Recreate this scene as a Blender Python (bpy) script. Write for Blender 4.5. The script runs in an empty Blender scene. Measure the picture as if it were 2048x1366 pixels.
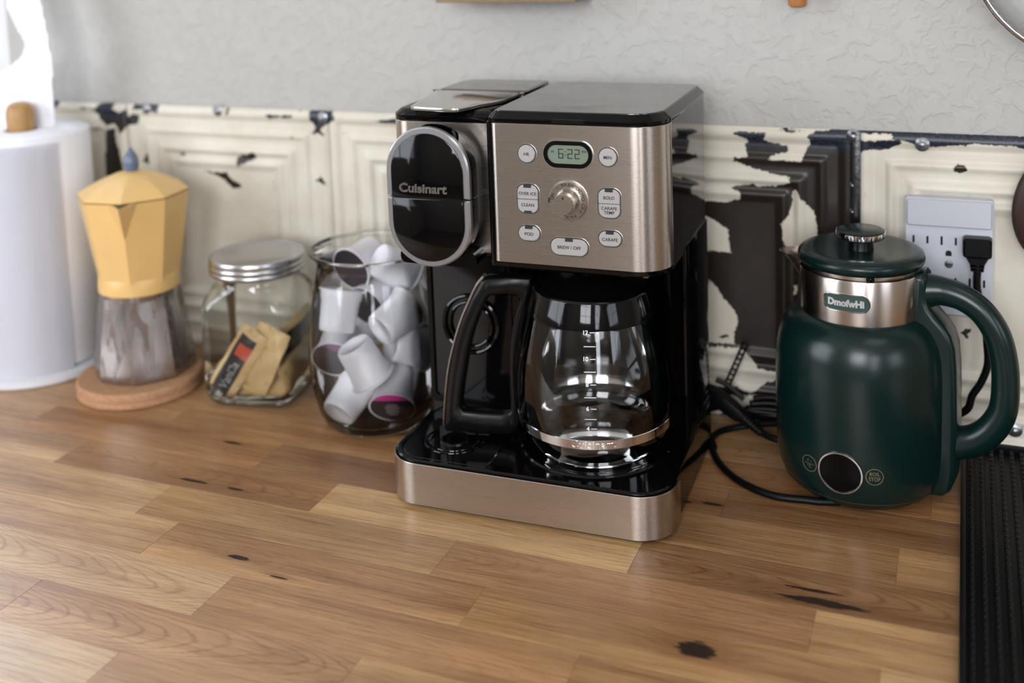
import bpy, bmesh, math, random
import numpy as np
from math import sin, cos, pi, radians
from mathutils import Vector, Matrix

random.seed(4)
sc = bpy.context.scene
COL = sc.collection

# ---------------------------------------------------------------- camera
cam_d = bpy.data.cameras.new('camera')
cam = bpy.data.objects.new('camera', cam_d)
COL.objects.link(cam)
cam.location = (0.0, -1.1547, 0.5357)
cam.rotation_euler = (Matrix.Rotation(0.387, 3, 'Z') @ Matrix.Rotation(-0.109, 3, 'X') @
                      Matrix.Rotation(0.034, 3, 'Y') @ Matrix.Rotation(pi / 2, 3, 'X')).to_euler()
cam_d.sensor_fit = 'HORIZONTAL'
cam_d.sensor_width = 36.0
cam_d.lens = 36.0 * 2239.4 / 2048.0
cam_d.shift_x = 0.0
cam_d.shift_y = -(683.0 - 90.0) / 2048.0        # lens shift, as in the photograph's straightened verticals
cam_d.clip_start = 0.02
cam_d.dof.use_dof = True
cam_d.dof.focus_distance = 0.97
cam_d.dof.aperture_fstop = 2.9
cam_d.dof.aperture_blades = 9
sc.camera = cam

# ---------------------------------------------------------------- view, world, lights
sc.view_settings.view_transform = 'Standard'
sc.view_settings.look = 'None'
sc.view_settings.gamma = 1.0
sc.view_settings.use_curve_mapping = False
sc.view_settings.exposure = 0.20
sc.cycles.max_bounces = 10
sc.cycles.transparent_max_bounces = 24
sc.cycles.diffuse_bounces = 4
sc.cycles.glossy_bounces = 5
sc.cycles.use_denoising = True
sc.cycles.caustics_reflective = False
sc.cycles.sample_clamp_indirect = 6.0

world = bpy.data.worlds.new('sky')
sc.world = world
world.use_nodes = True
wn = world.node_tree
wn.nodes['Background'].inputs['Color'].default_value = (0.78, 0.86, 1.0, 1)
wn.nodes['Background'].inputs['Strength'].default_value = 2.2


def area(name, loc, direction, sx, sy, power, color=(1, 1, 1)):
    d = bpy.data.lights.new(name, 'AREA')
    d.shape = 'RECTANGLE'
    d.size, d.size_y = sx, sy
    d.energy = power
    d.color = color
    o = bpy.data.objects.new(name, d)
    COL.objects.link(o)
    o.location = loc
    o.rotation_euler = Vector(direction).to_track_quat('-Z', 'Z').to_euler()
    return o


# daylight standing in the window openings, an added front fill, and the ceiling lamp panel
area('daylight_back_window', (-1.62, 0.12, 0.98), (0.15, -1, 0), 0.80, 1.24, 17.0, (0.72, 0.84, 1.0))
area('daylight_left_window', (-2.14, -1.95, 0.75), (1, 0.30, -0.1), 1.8, 1.2, 32.0, (0.90, 0.95, 1.0))
area('daylight_right_window', (2.54, -2.3, 0.85), (-1, 0.25, -0.05), 1.1, 1.2, 9.0, (0.92, 0.96, 1.0))
area('added_front_fill', (0.02, -3.38, 1.00), (-0.1, 1, -0.12), 1.0, 1.1, 44.0, (0.96, 0.97, 1.0))  # added fill to brighten upright surfaces from behind the camera; no window known here
area('daylight_narrow_window', (1.22, -3.38, 0.72), (-0.3, 1, -0.05), 0.5, 1.4, 15.0, (0.94, 0.96, 1.0))
area('ceiling_lamp_light', (0.55, -1.05, 1.70), (0, 0.12, -1), 0.7, 0.7, 2.5, (1.0, 0.95, 0.88))


# ---------------------------------------------------------------- material helpers
def srgb(r, g, b):
    f = lambda c: (c / 255 / 12.92) if c / 255 <= 0.04045 else ((c / 255 + 0.055) / 1.055) ** 2.4
    return (f(r), f(g), f(b), 1.0)


class NT:
    def __init__(self, name):
        self.m = bpy.data.materials.new(name)
        self.m.use_nodes = True
        self.t = self.m.node_tree
        self.t.nodes.clear()
        self.out = self.t.nodes.new('ShaderNodeOutputMaterial')

    def n(self, typ, **kw):
        nd = self.t.nodes.new('ShaderNode' + typ)
        ins = kw.pop('ins', {})
        for k, v in kw.items():
            setattr(nd, k, v)
        for k, v in ins.items():
            self.put(nd.inputs[k], v)
        return nd

    def put(self, sock, v):
        if isinstance(v, bpy.types.NodeSocket):
            self.t.links.new(v, sock)
        elif isinstance(v, bpy.types.Node):
            self.t.links.new(v.outputs[0], sock)
        else:
            sock.default_value = v

    def math(self, op, a, b=None, c=None, clamp=False):
        nd = self.n('Math', operation=op, use_clamp=clamp)
        self.put(nd.inputs[0], a)
        if b is not None: self.put(nd.inputs[1], b)
        if c is not None: self.put(nd.inputs[2], c)
        return nd.outputs[0]

    def vmath(self, op, a, b=None):
        nd = self.n('VectorMath', operation=op)
        self.put(nd.inputs[0], a)
        if b is not None: self.put(nd.inputs[1], b)
        return nd.outputs['Value'] if op in ('LENGTH', 'DISTANCE', 'DOT_PRODUCT') else nd.outputs[0]

    def mix(self, f, a, b, blend='MIX'):
        nd = self.n('Mix', data_type='RGBA', blend_type=blend)
        self.put(nd.inputs[0], f)
        self.put(nd.inputs[6], a)
        self.put(nd.inputs[7], b)
        return nd.outputs[2]

    def noise(self, vec, scale, detail=3, rough=0.5, dist=0.0):
        nd = self.n('TexNoise', ins={'Scale': scale, 'Detail': detail, 'Roughness': rough, 'Distortion': dist})
        if vec is not None: self.put(nd.inputs['Vector'], vec)
        return nd.outputs['Fac']

    def ramp(self, f, stops):
        nd = self.n('ValToRGB')
        el = nd.color_ramp.elements
        while len(el) > 1: el.remove(el[-1])
        el[0].position, el[0].color = stops[0]
        for p, c in stops[1:]:
            e = el.new(p); e.color = c
        self.put(nd.inputs[0], f)
        return nd.outputs[0]

    def maprange(self, v, a, b, c=0.0, d=1.0, smooth=False):
        nd = self.n('MapRange')
        if smooth: nd.interpolation_type = 'SMOOTHSTEP'
        self.put(nd.inputs[0], v)
        nd.inputs[1].default_value, nd.inputs[2].default_value = a, b
        nd.inputs[3].default_value, nd.inputs[4].default_value = c, d
        return nd.outputs[0]

    def scale(self, vec, s):
        return self.vmath('MULTIPLY', vec, s)

    def pos(self):
        return self.n('NewGeometry').outputs['Position']

    def obj(self):
        return self.n('TexCoord').outputs['Object']

    def bump(self, h, strength=0.3, dist=0.001):
        nd = self.n('Bump', ins={'Strength': strength, 'Distance': dist})
        self.put(nd.inputs['Height'], h)
        return nd.outputs[0]

    def bsdf(self, **kw):
        nd = self.n('BsdfPrincipled')
        for k, v in kw.items():
            self.put(nd.inputs[k.replace('_', ' ')], v)
        self.t.links.new(nd.outputs[0], self.out.inputs[0])
        return nd


def simple(name, col, rough=0.5, metal=0.0, spec=0.5, coat=0.0, bumpscale=None, bumpd=0.0002, var=0.0):
    m = NT(name)
    kw = dict(Base_Color=col, Roughness=rough, Metallic=metal, Specular_IOR_Level=spec, Coat_Weight=coat, Coat_Roughness=0.05)
    if var:
        nz = m.noise(m.obj(), 30, 3)
        kw['Base_Color'] = m.mix(m.maprange(nz, 0.3, 0.7), tuple(c * (1 - var) for c in col[:3]) + (1,), col)
    if bumpscale:
        kw['Normal'] = m.bump(m.noise(m.obj(), bumpscale, 3), 0.5, bumpd)
    m.bsdf(**kw)
    return m.m


def brushed(name, col, rough=0.28, axis=0, streak=0.08, aniso=0.0):
    m = NT(name)
    s = [1500, 1500, 1500]; s[axis] = 14
    v = m.scale(m.obj(), tuple(s))
    nz = m.noise(v, 1.0, 2)
    big = m.noise(m.obj(), 22, 3, 0.6)
    m.bsdf(Base_Color=m.mix(nz, tuple(c * (1 - streak) for c in col[:3]) + (1,), col), Metallic=1.0,
           Roughness=m.math('ADD', m.maprange(nz, 0.3, 0.7, rough - 0.01, rough + 0.01), m.maprange(big, 0.3, 0.7, -0.002, 0.002)),
           Anisotropic=aniso)
    if aniso:
        m.t.links.new(m.n('CombineXYZ', ins={0: 0.0, 1: 0.0, 2: 1.0}).outputs[0], [q for q in m.t.nodes if q.type == 'BSDF_PRINCIPLED'][0].inputs['Tangent'])
    return m.m


def thin_glass(name, tint=(0.97, 0.985, 0.98), edge=(0.45, 0.52, 0.5), refl=0.06, rough=0.0):
    m = NT(name)
    lw = m.n('LayerWeight', ins={'Blend': 0.5})
    f = m.math('POWER', lw.outputs['Facing'], 3.5)
    col = m.mix(f, tint + (1,), edge + (1,))
    tr = m.n('BsdfTransparent', ins={'Color': col})
    gl = m.n('BsdfGlossy', ins={'Color': (1, 1, 1, 1), 'Roughness': rough})
    fr = m.n('Fresnel', ins={'IOR': 1.5})
    fac = m.math('MULTIPLY', m.math('ADD', fr.outputs[0], refl - 0.04), 1.0, clamp=True)
    mx = m.n('MixShader', ins={0: fac, 1: tr.outputs[0], 2: gl.outputs[0]})
    m.t.links.new(mx.outputs[0], m.out.inputs[0])
    return m.m


# ---------------------------------------------------------------- geometry helpers
def tagset(o, label=None, category=None, group=None, kind=None):
    if label: o['label'] = label
    if category: o['category'] = category
    if group: o['group'] = group
    if kind: o['kind'] = kind
    return o


def empty(name, loc=(0, 0, 0), rz=0.0, label=None, category=None, group=None, kind=None):
    o = bpy.data.objects.new(name, None)
    o.empty_display_size = 0.02
    COL.objects.link(o)
    o.location = loc
    o.rotation_euler = (0, 0, rz)
    return tagset(o, label, category, group, kind)


def link(name, bm, mat, parent=None, smooth=35, loc=None, label=None):
    me = bpy.data.meshes.new(name)
    bmesh.ops.recalc_face_normals(bm, faces=bm.faces)
    bm.to_mesh(me)
    bm.free()
    mats = mat if isinstance(mat, (list, tuple)) else [mat]
    for mm in mats: me.materials.append(mm)
    if smooth:
        me.shade_smooth()
        if smooth < 180:
            me.set_sharp_from_angle(angle=radians(smooth))
    o = bpy.data.objects.new(name, me)
    COL.objects.link(o)
    if parent: o.parent = parent
    if loc: o.location = loc
    if label: o['label'] = label
    return o


def lathe(profile, seg=64, bm=None, center=(0, 0), a0=0.0, a1=2 * pi, fn=None):
    """profile: (r, z) from bottom to top. r == 0 closes on the axis."""
    bm = bm or bmesh.new()
    full = abs(a1 - a0 - 2 * pi) < 1e-6
    n = seg if full else seg + 1
    rings = []
    for r, z in profile:
        if r <= 1e-7:
            rings.append([bm.verts.new((center[0], center[1], z))])
        else:
            rings.append([bm.verts.new((center[0] + r * cos(a0 + (a1 - a0) * i / seg) * (fn(i, z) if fn else 1),
                                        center[1] + r * sin(a0 + (a1 - a0) * i / seg) * (fn(i, z) if fn else 1), z)) for i in range(n)])
    for A, B in zip(rings, rings[1:]):
        for i in range(seg):
            j = (i + 1) % n
            if len(A) == 1 and len(B) == 1: continue
            if len(A) == 1: bm.faces.new((A[0], B[j], B[i]))
            elif len(B) == 1: bm.faces.new((A[i], A[j], B[0]))
            else: bm.faces.new((A[i], A[j], B[j], B[i]))
    return bm


def rr(x0, y0, x1, y1, r, seg=8):
    """rounded rectangle outline, r = radius or 4 radii (x0y0, x1y0, x1y1, x0y1)"""
    rs = r if isinstance(r, (tuple, list)) else (r,) * 4
    out = []
    for (cx, cy, a), q in zip(((x0, y0, pi), (x1, y0, 1.5 * pi), (x1, y1, 0), (x0, y1, 0.5 * pi)), rs):
        q = max(q, 1e-6)
        ox = cx + q if cx == x0 else cx - q
        oy = cy + q if cy == y0 else cy - q
        k = seg if q > 1e-4 else 1
        for i in range(k + 1):
            t = a + 0.5 * pi * i / k
            out.append((ox + q * cos(t), oy + q * sin(t)))
            if k == 1 and q <= 1e-4: break
    return out


def inset(pts, d):
    """offset a closed CCW outline inwards by d"""
    n = len(pts)
    out = []
    for i in range(n):
        a, b, c = Vector(pts[i - 1]), Vector(pts[i]), Vector(pts[(i + 1) % n])
        e1, e2 = (b - a), (c - b)
        if e1.length < 1e-9: e1 = e2
        if e2.length < 1e-9: e2 = e1
        e1.normalize(); e2.normalize()
        n1, n2 = Vector((-e1.y, e1.x)), Vector((-e2.y, e2.x))
        m = n1 + n2
        if m.length < 1e-6: m = n1.copy()
        m.normalize()
        k = d / max(0.35, m.dot(n1))
        out.append((b.x + m.x * k, b.y + m.y * k))
    return out


def prism(pts, levels, bm=None, plane='xy', off=0.0, cap=True):
    """levels: list of (height, inset). plane 'xy' extrudes along z; 'xz' maps outline (x,z) and height along -y."""
    bm = bm or bmesh.new()
    rings = []
    for h, d in levels:
        q = inset(pts, d) if abs(d) > 1e-9 else pts
        if plane == 'xy': rings.append([bm.verts.new((x, y, h)) for x, y in q])
        else: rings.append([bm.verts.new((x, off - h, y)) for x, y in q])
    n = len(pts)
    for A, B in zip(rings, rings[1:]):
        for i in range(n):
            j = (i + 1) % n
            bm.faces.new((A[i], A[j], B[j], B[i]))
    if cap:
        bm.faces.new(rings[0][::-1])
        bm.faces.new(rings[-1])
    return bm


def ringprism(outer, inner, h0, h1, bm=None, plane='xy', off=0.0):
    bm = bm or bmesh.new()
    mk = (lambda p, h: bm.verts.new((p[0], p[1], h))) if plane == 'xy' else (lambda p, h: bm.verts.new((p[0], off - h, p[1])))
    O0 = [mk(p, h0) for p in outer]; O1 = [mk(p, h1) for p in outer]
    I0 = [mk(p, h0) for p in inner]; I1 = [mk(p, h1) for p in inner]
    n = len(outer)
    for i in range(n):
        j = (i + 1) % n
        bm.faces.new((O0[i], O0[j], O1[j], O1[i]))
        bm.faces.new((I0[j], I0[i], I1[i], I1[j]))
        bm.faces.new((O1[i], O1[j], I1[j], I1[i]))
        bm.faces.new((O0[j], O0[i], I0[i], I0[j]))
    return bm


def box(x0, y0, z0, x1, y1, z1, bm=None, bev=0.0):
    bm = bm or bmesh.new()
    t = bmesh.new()
    bmesh.ops.create_cube(t, size=1.0, matrix=Matrix.Translation(((x0 + x1) / 2, (y0 + y1) / 2, (z0 + z1) / 2)) @ Matrix.Diagonal((x1 - x0, y1 - y0, z1 - z0, 1)))
    if bev: bmesh.ops.bevel(t, geom=list(t.edges), offset=bev, segments=2, affect='EDGES', profile=0.6)
    merge(bm, t)
    return bm


def merge(bm, t, mat=None):
    vm = {}
    for v in t.verts: vm[v] = bm.verts.new(mat @ v.co if mat else v.co)
    for f in t.faces:
        try:
            g = bm.faces.new([vm[v] for v in f.verts]); g.material_index = f.material_index
        except ValueError: pass
    t.free()
    return bm


def smooth_path(pts, sub=8):
    P = [Vector(p) for p in pts]
    P = [P[0] * 2 - P[1]] + P + [P[-1] * 2 - P[-2]]
    out = []
    for i in range(1, len(P) - 2):
        for k in range(sub):
            t = k / sub
            a, b, c, d = P[i - 1], P[i], P[i + 1], P[i + 2]
            out.append(0.5 * ((2 * b) + (-a + c) * t + (2 * a - 5 * b + 4 * c - d) * t * t + (-a + 3 * b - 3 * c + d) * t ** 3))
    out.append(P[-2])
    return out


def tube(pts, r, seg=12, bm=None, sub=8, smooth=True, squash=1.0, up=None, cap=True):
    """r: number or list of radii per control point"""
    bm = bm or bmesh.new()
    path = smooth_path(pts, sub) if smooth else [Vector(p) for p in pts]
    n = len(path)
    if isinstance(r, (list, tuple)):
        rad = [float(np.interp(i / (n - 1) * (len(r) - 1), range(len(r)), r)) for i in range(n)]
    else: rad = [r] * n
    prev = None
    rings = []
    for i, p in enumerate(path):
        t = (path[min(i + 1, n - 1)] - path[max(i - 1, 0)]).normalized()
        if up is not None:
            s = t.cross(Vector(up)).normalized()
        elif prev is None:
            s = t.cross(Vector((0, 0, 1)))
            if s.length < 0.1: s = t.cross(Vector((1, 0, 0)))
            s.normalize()
        else:
            s = (prev - t * prev.dot(t)).normalized()
        prev = s
        u = s.cross(t).normalized()
        rings.append([bm.verts.new(p + s * cos(2 * pi * k / seg) * rad[i] * squash + u * sin(2 * pi * k / seg) * rad[i]) for k in range(seg)])
    for A, B in zip(rings, rings[1:]):
        for k in range(seg):
            bm.faces.new((A[k], A[(k + 1) % seg], B[(k + 1) % seg], B[k]))
    if cap:
        bm.faces.new(rings[0][::-1]); bm.faces.new(rings[-1])
    return bm


def text_bm(s, size, bold=0.0, extrude=0.0002, align='CENTER', spacing=1.0, shear=0.0, sx=1.0):
    """text as a bmesh in the x-z plane (facing -y), centred on the origin"""
    cu = bpy.data.curves.new('lettering', 'FONT')
    cu.body = s
    cu.size = size
    cu.offset = bold
    cu.extrude = extrude
    cu.align_x = align
    cu.align_y = 'CENTER'
    cu.space_character = spacing
    cu.resolution_u = 4
    cu.shear = shear
    o = bpy.data.objects.new('lettering', cu)
    COL.objects.link(o)
    dg = bpy.context.evaluated_depsgraph_get()
    me = bpy.data.meshes.new_from_object(o.evaluated_get(dg))
    bpy.data.objects.remove(o)
    bpy.data.curves.remove(cu)
    bm = bmesh.new()
    bm.from_mesh(me)
    bpy.data.meshes.remove(me)
    for v in bm.verts: v.co = Vector((v.co.x * sx, -v.co.z, v.co.y))
    return bm


def move(bm, x=0, y=0, z=0, rot=None):
    for v in bm.verts:
        if rot is not None: v.co = rot @ v.co
        v.co += Vector((x, y, z))
    return bm


def slice_x(bm, step):
    xs = [v.co.x for v in bm.verts]
    x = min(xs) + step
    while x < max(xs) - step * .3:
        bmesh.ops.bisect_plane(bm, geom=list(bm.verts) + list(bm.edges) + list(bm.faces), plane_co=(x, 0, 0), plane_no=(1, 0, 0))
        x += step
    return bm


def wrap(bm, r, az, z=0.0, rfn=None):
    """bend an x-z plane mesh round a vertical cylinder of radius r; az = azimuth of its middle"""
    for v in bm.verts:
        zz = v.co.z + z
        R = (rfn(zz) if rfn else r) - v.co.y
        a = az + v.co.x / r
        v.co = Vector((R * cos(a), R * sin(a), zz))
    return bm


def disc_bm(r, y0, y1, seg=40, cx=0, cz=0, bev=0.0, bm=None):
    pts = [(cx + r * cos(2 * pi * i / seg), cz + r * sin(2 * pi * i / seg)) for i in range(seg)]
    lv = [(-y0, 0), (-y1 - bev, 0), (-y1, bev)] if bev else [(-y0, 0), (-y1, 0)]
    return prism(pts, lv, bm=bm, plane='xz')


def stadium(cx, cz, w, h, seg=12):
    r = min(w, h) / 2
    return rr(cx - w / 2, cz - h / 2, cx + w / 2, cz + h / 2, r - 1e-6, seg)


def subdiv_grid(bm, cuts): bmesh.ops.subdivide_edges(bm, edges=list(bm.edges), cuts=cuts, use_grid_fill=True)


# ---------------------------------------------------------------- materials
STEEL = brushed('brushed_steel', srgb(196, 186, 178), 0.28, axis=0, aniso=0.75)
STEEL_V = brushed('brushed_collar_steel', srgb(200, 190, 182), 0.26, axis=0, streak=0.04, aniso=0.75)
CHROME = simple('bright_chrome', srgb(225, 225, 228), 0.08, 1.0)
SILVER = simple('silver_plastic', srgb(192, 192, 196), 0.26, 0.85)
LEVER = simple('brushed_lever_metal', srgb(206, 204, 200), 0.13, 0.92)
BUTTON = simple('button_silver', srgb(176, 172, 170), 0.36, 0.35)
BLACK = simple('gloss_black_plastic', srgb(6, 6, 7), 0.06, 0.0, 0.30)
BLACKM = simple('satin_black_plastic', srgb(9, 9, 9), 0.28, 0.0, 0.25, bumpscale=900, bumpd=0.00005)
RUBBER = simple('black_rubber', srgb(5, 6, 8), 0.42, 0.0, 0.18, bumpscale=700, bumpd=0.0001)
CORD = simple('black_cord_vinyl', srgb(8, 9, 11), 0.40, 0.0, 0.18)
INK = simple('black_print', srgb(22, 22, 24), 0.6)
WHITEINK = simple('white_print', srgb(225, 228, 230), 0.6)
GREEN = simple('dark_green_enamel', srgb(8, 30, 28), 0.25, 0.0, 0.36, bumpscale=500, bumpd=0.00004)
GOLD = simple('pale_gold_print', srgb(150, 140, 118), 0.35, 0.7)
WHITEPL = simple('white_plastic', srgb(214, 216, 222), 0.35, 0.0, 0.5)
OUTLETW = simple('outlet_white', srgb(196, 199, 208), 0.35, 0.0, 0.5)
YELLOW = simple('matte_yellow_enamel', srgb(230, 190, 124), 0.34, 0.0, 0.5, var=0.06)
BLUEGREY = simple('blue_grey_plastic', srgb(98, 112, 134), 0.3)
GLASS = thin_glass('clear_jar_glass', (0.975, 0.985, 0.975), (0.42, 0.47, 0.42), 0.05)
GLASSC = thin_glass('carafe_glass', (0.96, 0.965, 0.965), (0.30, 0.31, 0.31), 0.05)
PODW = simple('white_pod_plastic', srgb(226, 224, 230), 0.38, 0.0, 0.5)
PODB = simple('dark_brown_pod_plastic', srgb(38, 28, 26), 0.2, 0.0, 0.5)
FOILD = simple('dark_pod_lid', srgb(48, 40, 46), 0.35, 0.0, 0.5, var=0.3)
FOILP = simple('purple_pod_lid', srgb(112, 66, 110), 0.35)
PINK = simple('pink_band', srgb(214, 62, 148), 0.4)
BROWNW = simple('dark_brown_wood', srgb(56, 35, 27), 0.45, 0.0, 0.4, var=0.25)
ZINC = simple('zinc_nail_head', srgb(150, 152, 156), 0.32, 0.9)
LCD = simple('grey_green_lcd', srgb(112, 124, 108), 0.25, 0.0, 0.5)


def lidtop_mat():
    m = NT('scuffed_dark_steel')
    o = m.obj()
    nz = m.noise(m.scale(o, (8, 300, 300)), 1.0, 3)
    sm = m.noise(o, 28, 4, 0.6, 0.6)
    m.bsdf(Base_Color=m.mix(sm, srgb(120, 116, 112), srgb(150, 146, 142)), Metallic=1.0,
           Roughness=m.maprange(sm, 0.3, 0.7, 0.10, 0.24), Normal=m.bump(nz, 0.2, 0.00002))
    return m.m


LIDTOP = lidtop_mat()


def wood_mat():
    m = NT('oak_staves')
    info = m.n('ObjectInfo')
    o = m.obj()
    pos = m.pos()
    rnd = info.outputs['Random']
    off = m.n('CombineXYZ', ins={0: m.math('MULTIPLY', rnd, 17.0), 1: m.math('MULTIPLY', rnd, 5.3), 2: m.math('MULTIPLY', rnd, 9.1)})
    p = m.vmath('ADD', o, off.outputs[0])
    # knots: list of (x, y, half length, half width) in world metres
    knots = [(-0.1791, -0.3970, 0.0150, 0.0095), (-0.106, -0.2950, 0.023, 0.0020), (-0.099, -0.3090, 0.034, 0.0045),
             (-0.5755, -0.4048, 0.0115, 0.0028), (-0.700, -0.3055, 0.017, 0.0022), (-0.6505, -0.3062, 0.010, 0.0020),
             (-0.2354, -0.1928, 0.007, 0.002), (-0.2106, -0.1892, 0.009, 0.0028), (-0.713, -0.2245, 0.012, 0.0022),
             (-0.526, -0.419, 0.009, 0.0012)]
    jag = m.math('MULTIPLY', m.math('SUBTRACT', m.noise(m.scale(pos, (60, 320, 1)), 1.0, 4, 0.6), 0.5), 1.3)
    dmin = None
    for (kx, ky, a, b) in knots:
        v = m.vmath('MULTIPLY', m.vmath('SUBTRACT', pos, (kx, ky, 0.0)), (1 / a, 1 / b, 0.0))
        L = m.vmath('LENGTH', v)
        dmin = L if dmin is None else m.math('MINIMUM', dmin, L)
    kd = m.math('ADD', dmin, jag)
    knot = m.maprange(kd, 0.85, 1.1, 1.0, 0.0)
    halo = m.maprange(kd, 0.9, 3.6, 1.0, 0.0, True)
    # growth rings: cathedral arches or straight grain
    w = m.n('SeparateXYZ'); m.put(w.inputs[0], p)
    lo = m.n('SeparateXYZ'); m.put(lo.inputs[0], o)
    warp = m.math('MULTIPLY', m.math('SUBTRACT', m.noise(m.scale(p, (9, 26, 1)), 1.0, 2), 0.5), 0.10)
    y0 = m.math('SUBTRACT', lo.outputs[1], m.math('MULTIPLY', m.math('SUBTRACT', m.noise(m.scale(p, (4, 0.5, 1)), 1.0, 1), 0.5), 0.05))
    arch = m.math('ADD', m.math('MULTIPLY', m.math('MULTIPLY', y0, y0), 170.0), m.math('ADD', w.outputs[0], warp))
    fine = m.math('MULTIPLY', m.math('SUBTRACT', m.noise(m.scale(p, (55, 420, 1)), 1.0, 2), 0.5), 0.010)
    a1 = m.math('FRACT', m.math('MULTIPLY', m.math('ADD', arch, fine), 38.0))
    ringA = m.maprange(m.math('ABSOLUTE', m.math('SUBTRACT', a1, 0.5)), 0.30, 0.5, 0.0, 1.0, True)
    straight = m.math('ADD', w.outputs[1], m.math('MULTIPLY', m.math('SUBTRACT', m.noise(m.scale(p, (5, 30, 1)), 1.0, 2), 0.5), 0.022))
    kn_w = m.math('MULTIPLY', halo, 0.004)
    ringS = m.noise(m.n('CombineXYZ', ins={0: m.math('MULTIPLY', w.outputs[0], 7.0), 1: m.math('MULTIPLY', m.math('ADD', straight, kn_w), 330.0), 2: 0.0}).outputs[0], 1.0, 3, 0.6)
    ringS = m.maprange(ringS, 0.48, 0.72, 0.0, 1.0)
    al = info.outputs['Alpha']
    ring = m.math('ADD', m.math('MULTIPLY', ringA, m.math('MULTIPLY', al, m.maprange(m.noise(m.scale(p, (24, 90, 1)), 1.0, 2), 0.3, 0.6, 0.35, 0.95))), m.math('MULTIPLY', ringS, m.math('SUBTRACT', 1.0, m.math('MULTIPLY', al, 0.55))))
    tone = m.math('ADD', m.math('MULTIPLY', m.noise(m.scale(p, (5, 34, 1)), 1.0, 3, 0.55), 0.62), m.math('MULTIPLY', m.noise(m.scale(p, (10, 420, 1)), 1.0, 3, 0.6), 0.38))
    pores = m.maprange(m.noise(m.scale(p, (34, 1050, 1)), 1.0, 3, 0.65), 0.53, 0.66, 0.0, 1.0)
    base = m.n('Mix', data_type='RGBA', blend_type='MULTIPLY')
    m.put(base.inputs[0], 1.0); m.put(base.inputs[6], info.outputs['Color'])
    m.put(base.inputs[7], m.mix(m.maprange(tone, 0.3, 0.7), (0.40, 0.315, 0.24, 1), (0.93, 0.90, 0.85, 1)))
    # pale sapwood along one edge of some staves
    sgn = m.math('SUBTRACT', m.math('MULTIPLY', m.math('GREATER_THAN', m.math('FRACT', m.math('MULTIPLY', rnd, 7.31)), 0.5), 2.0), 1.0)
    sy = m.math('ADD', m.math('MULTIPLY', lo.outputs[1], sgn), m.math('MULTIPLY', m.math('SUBTRACT', m.noise(m.scale(p, (7, 60, 1)), 1.0, 3), 0.5), 0.030))
    sap = m.math('MULTIPLY', m.maprange(sy, 0.004, 0.014, 0.0, 1.0, True), m.math('GREATER_THAN', m.math('FRACT', m.math('MULTIPLY', rnd, 3.77)), 0.45))
    base2 = m.mix(m.math('MULTIPLY', sap, 0.75), base.outputs[2], m.mix(1.0, base.outputs[2], (1.28, 1.36, 1.42, 1), 'MULTIPLY'))
    c = m.mix(m.math('MULTIPLY', ring, 0.78, clamp=True), base2, m.mix(0.9, base2, (0.52, 0.36, 0.24, 1), 'MULTIPLY'))
    c = m.mix(m.math('MULTIPLY', pores, 0.62), c, m.mix(1.0, c, (0.55, 0.42, 0.33, 1), 'MULTIPLY'))
    c = m.mix(m.math('MULTIPLY', halo, 0.45), c, m.mix(1.0, c, (0.62, 0.48, 0.36, 1), 'MULTIPLY'))
    dark = m.mix(m.noise(m.scale(pos, (220, 380, 1)), 1.0, 4), srgb(10, 8, 8), srgb(66, 48, 36))
    c = m.mix(knot, c, dark)
    h = m.math('ADD', m.math('MULTIPLY', pores, -0.6), m.math('MULTIPLY', knot, -1.5))
    m.bsdf(Base_Color=c, Roughness=m.maprange(tone, 0.3, 0.7, 0.33, 0.41), Specular_IOR_Level=m.maprange(knot, 0.0, 1.0, 0.75, 0.2), Normal=m.bump(h, 0.25, 0.00012))
    return m.m


WOOD = wood_mat()


def plaster_mat():
    m = NT('knockdown_plaster')
    p = m.pos()
    v = m.vmath('ADD', p, m.scale(m.n('TexNoise', ins={'Vector': p, 'Scale': 28.0, 'Detail': 2.0}).outputs['Color'], (0.02, 0.02, 0.02)))
    a = m.noise(v, 62, 4, 0.55, 0.4)
    b = m.noise(v, 190, 3, 0.6)
    pl = m.maprange(a, 0.44, 0.56, 0.0, 1.0, True)
    h = m.math('ADD', m.math('MULTIPLY', pl, 1.0), m.math('MULTIPLY', b, 0.35))
    m.bsdf(Base_Color=m.mix(a, srgb(176, 174, 170), srgb(184, 182, 177)), Roughness=0.6, Specular_IOR_Level=0.3,
           Normal=m.bump(h, 0.55, 0.0012))
    return m.m


PLASTER = plaster_mat()


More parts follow.
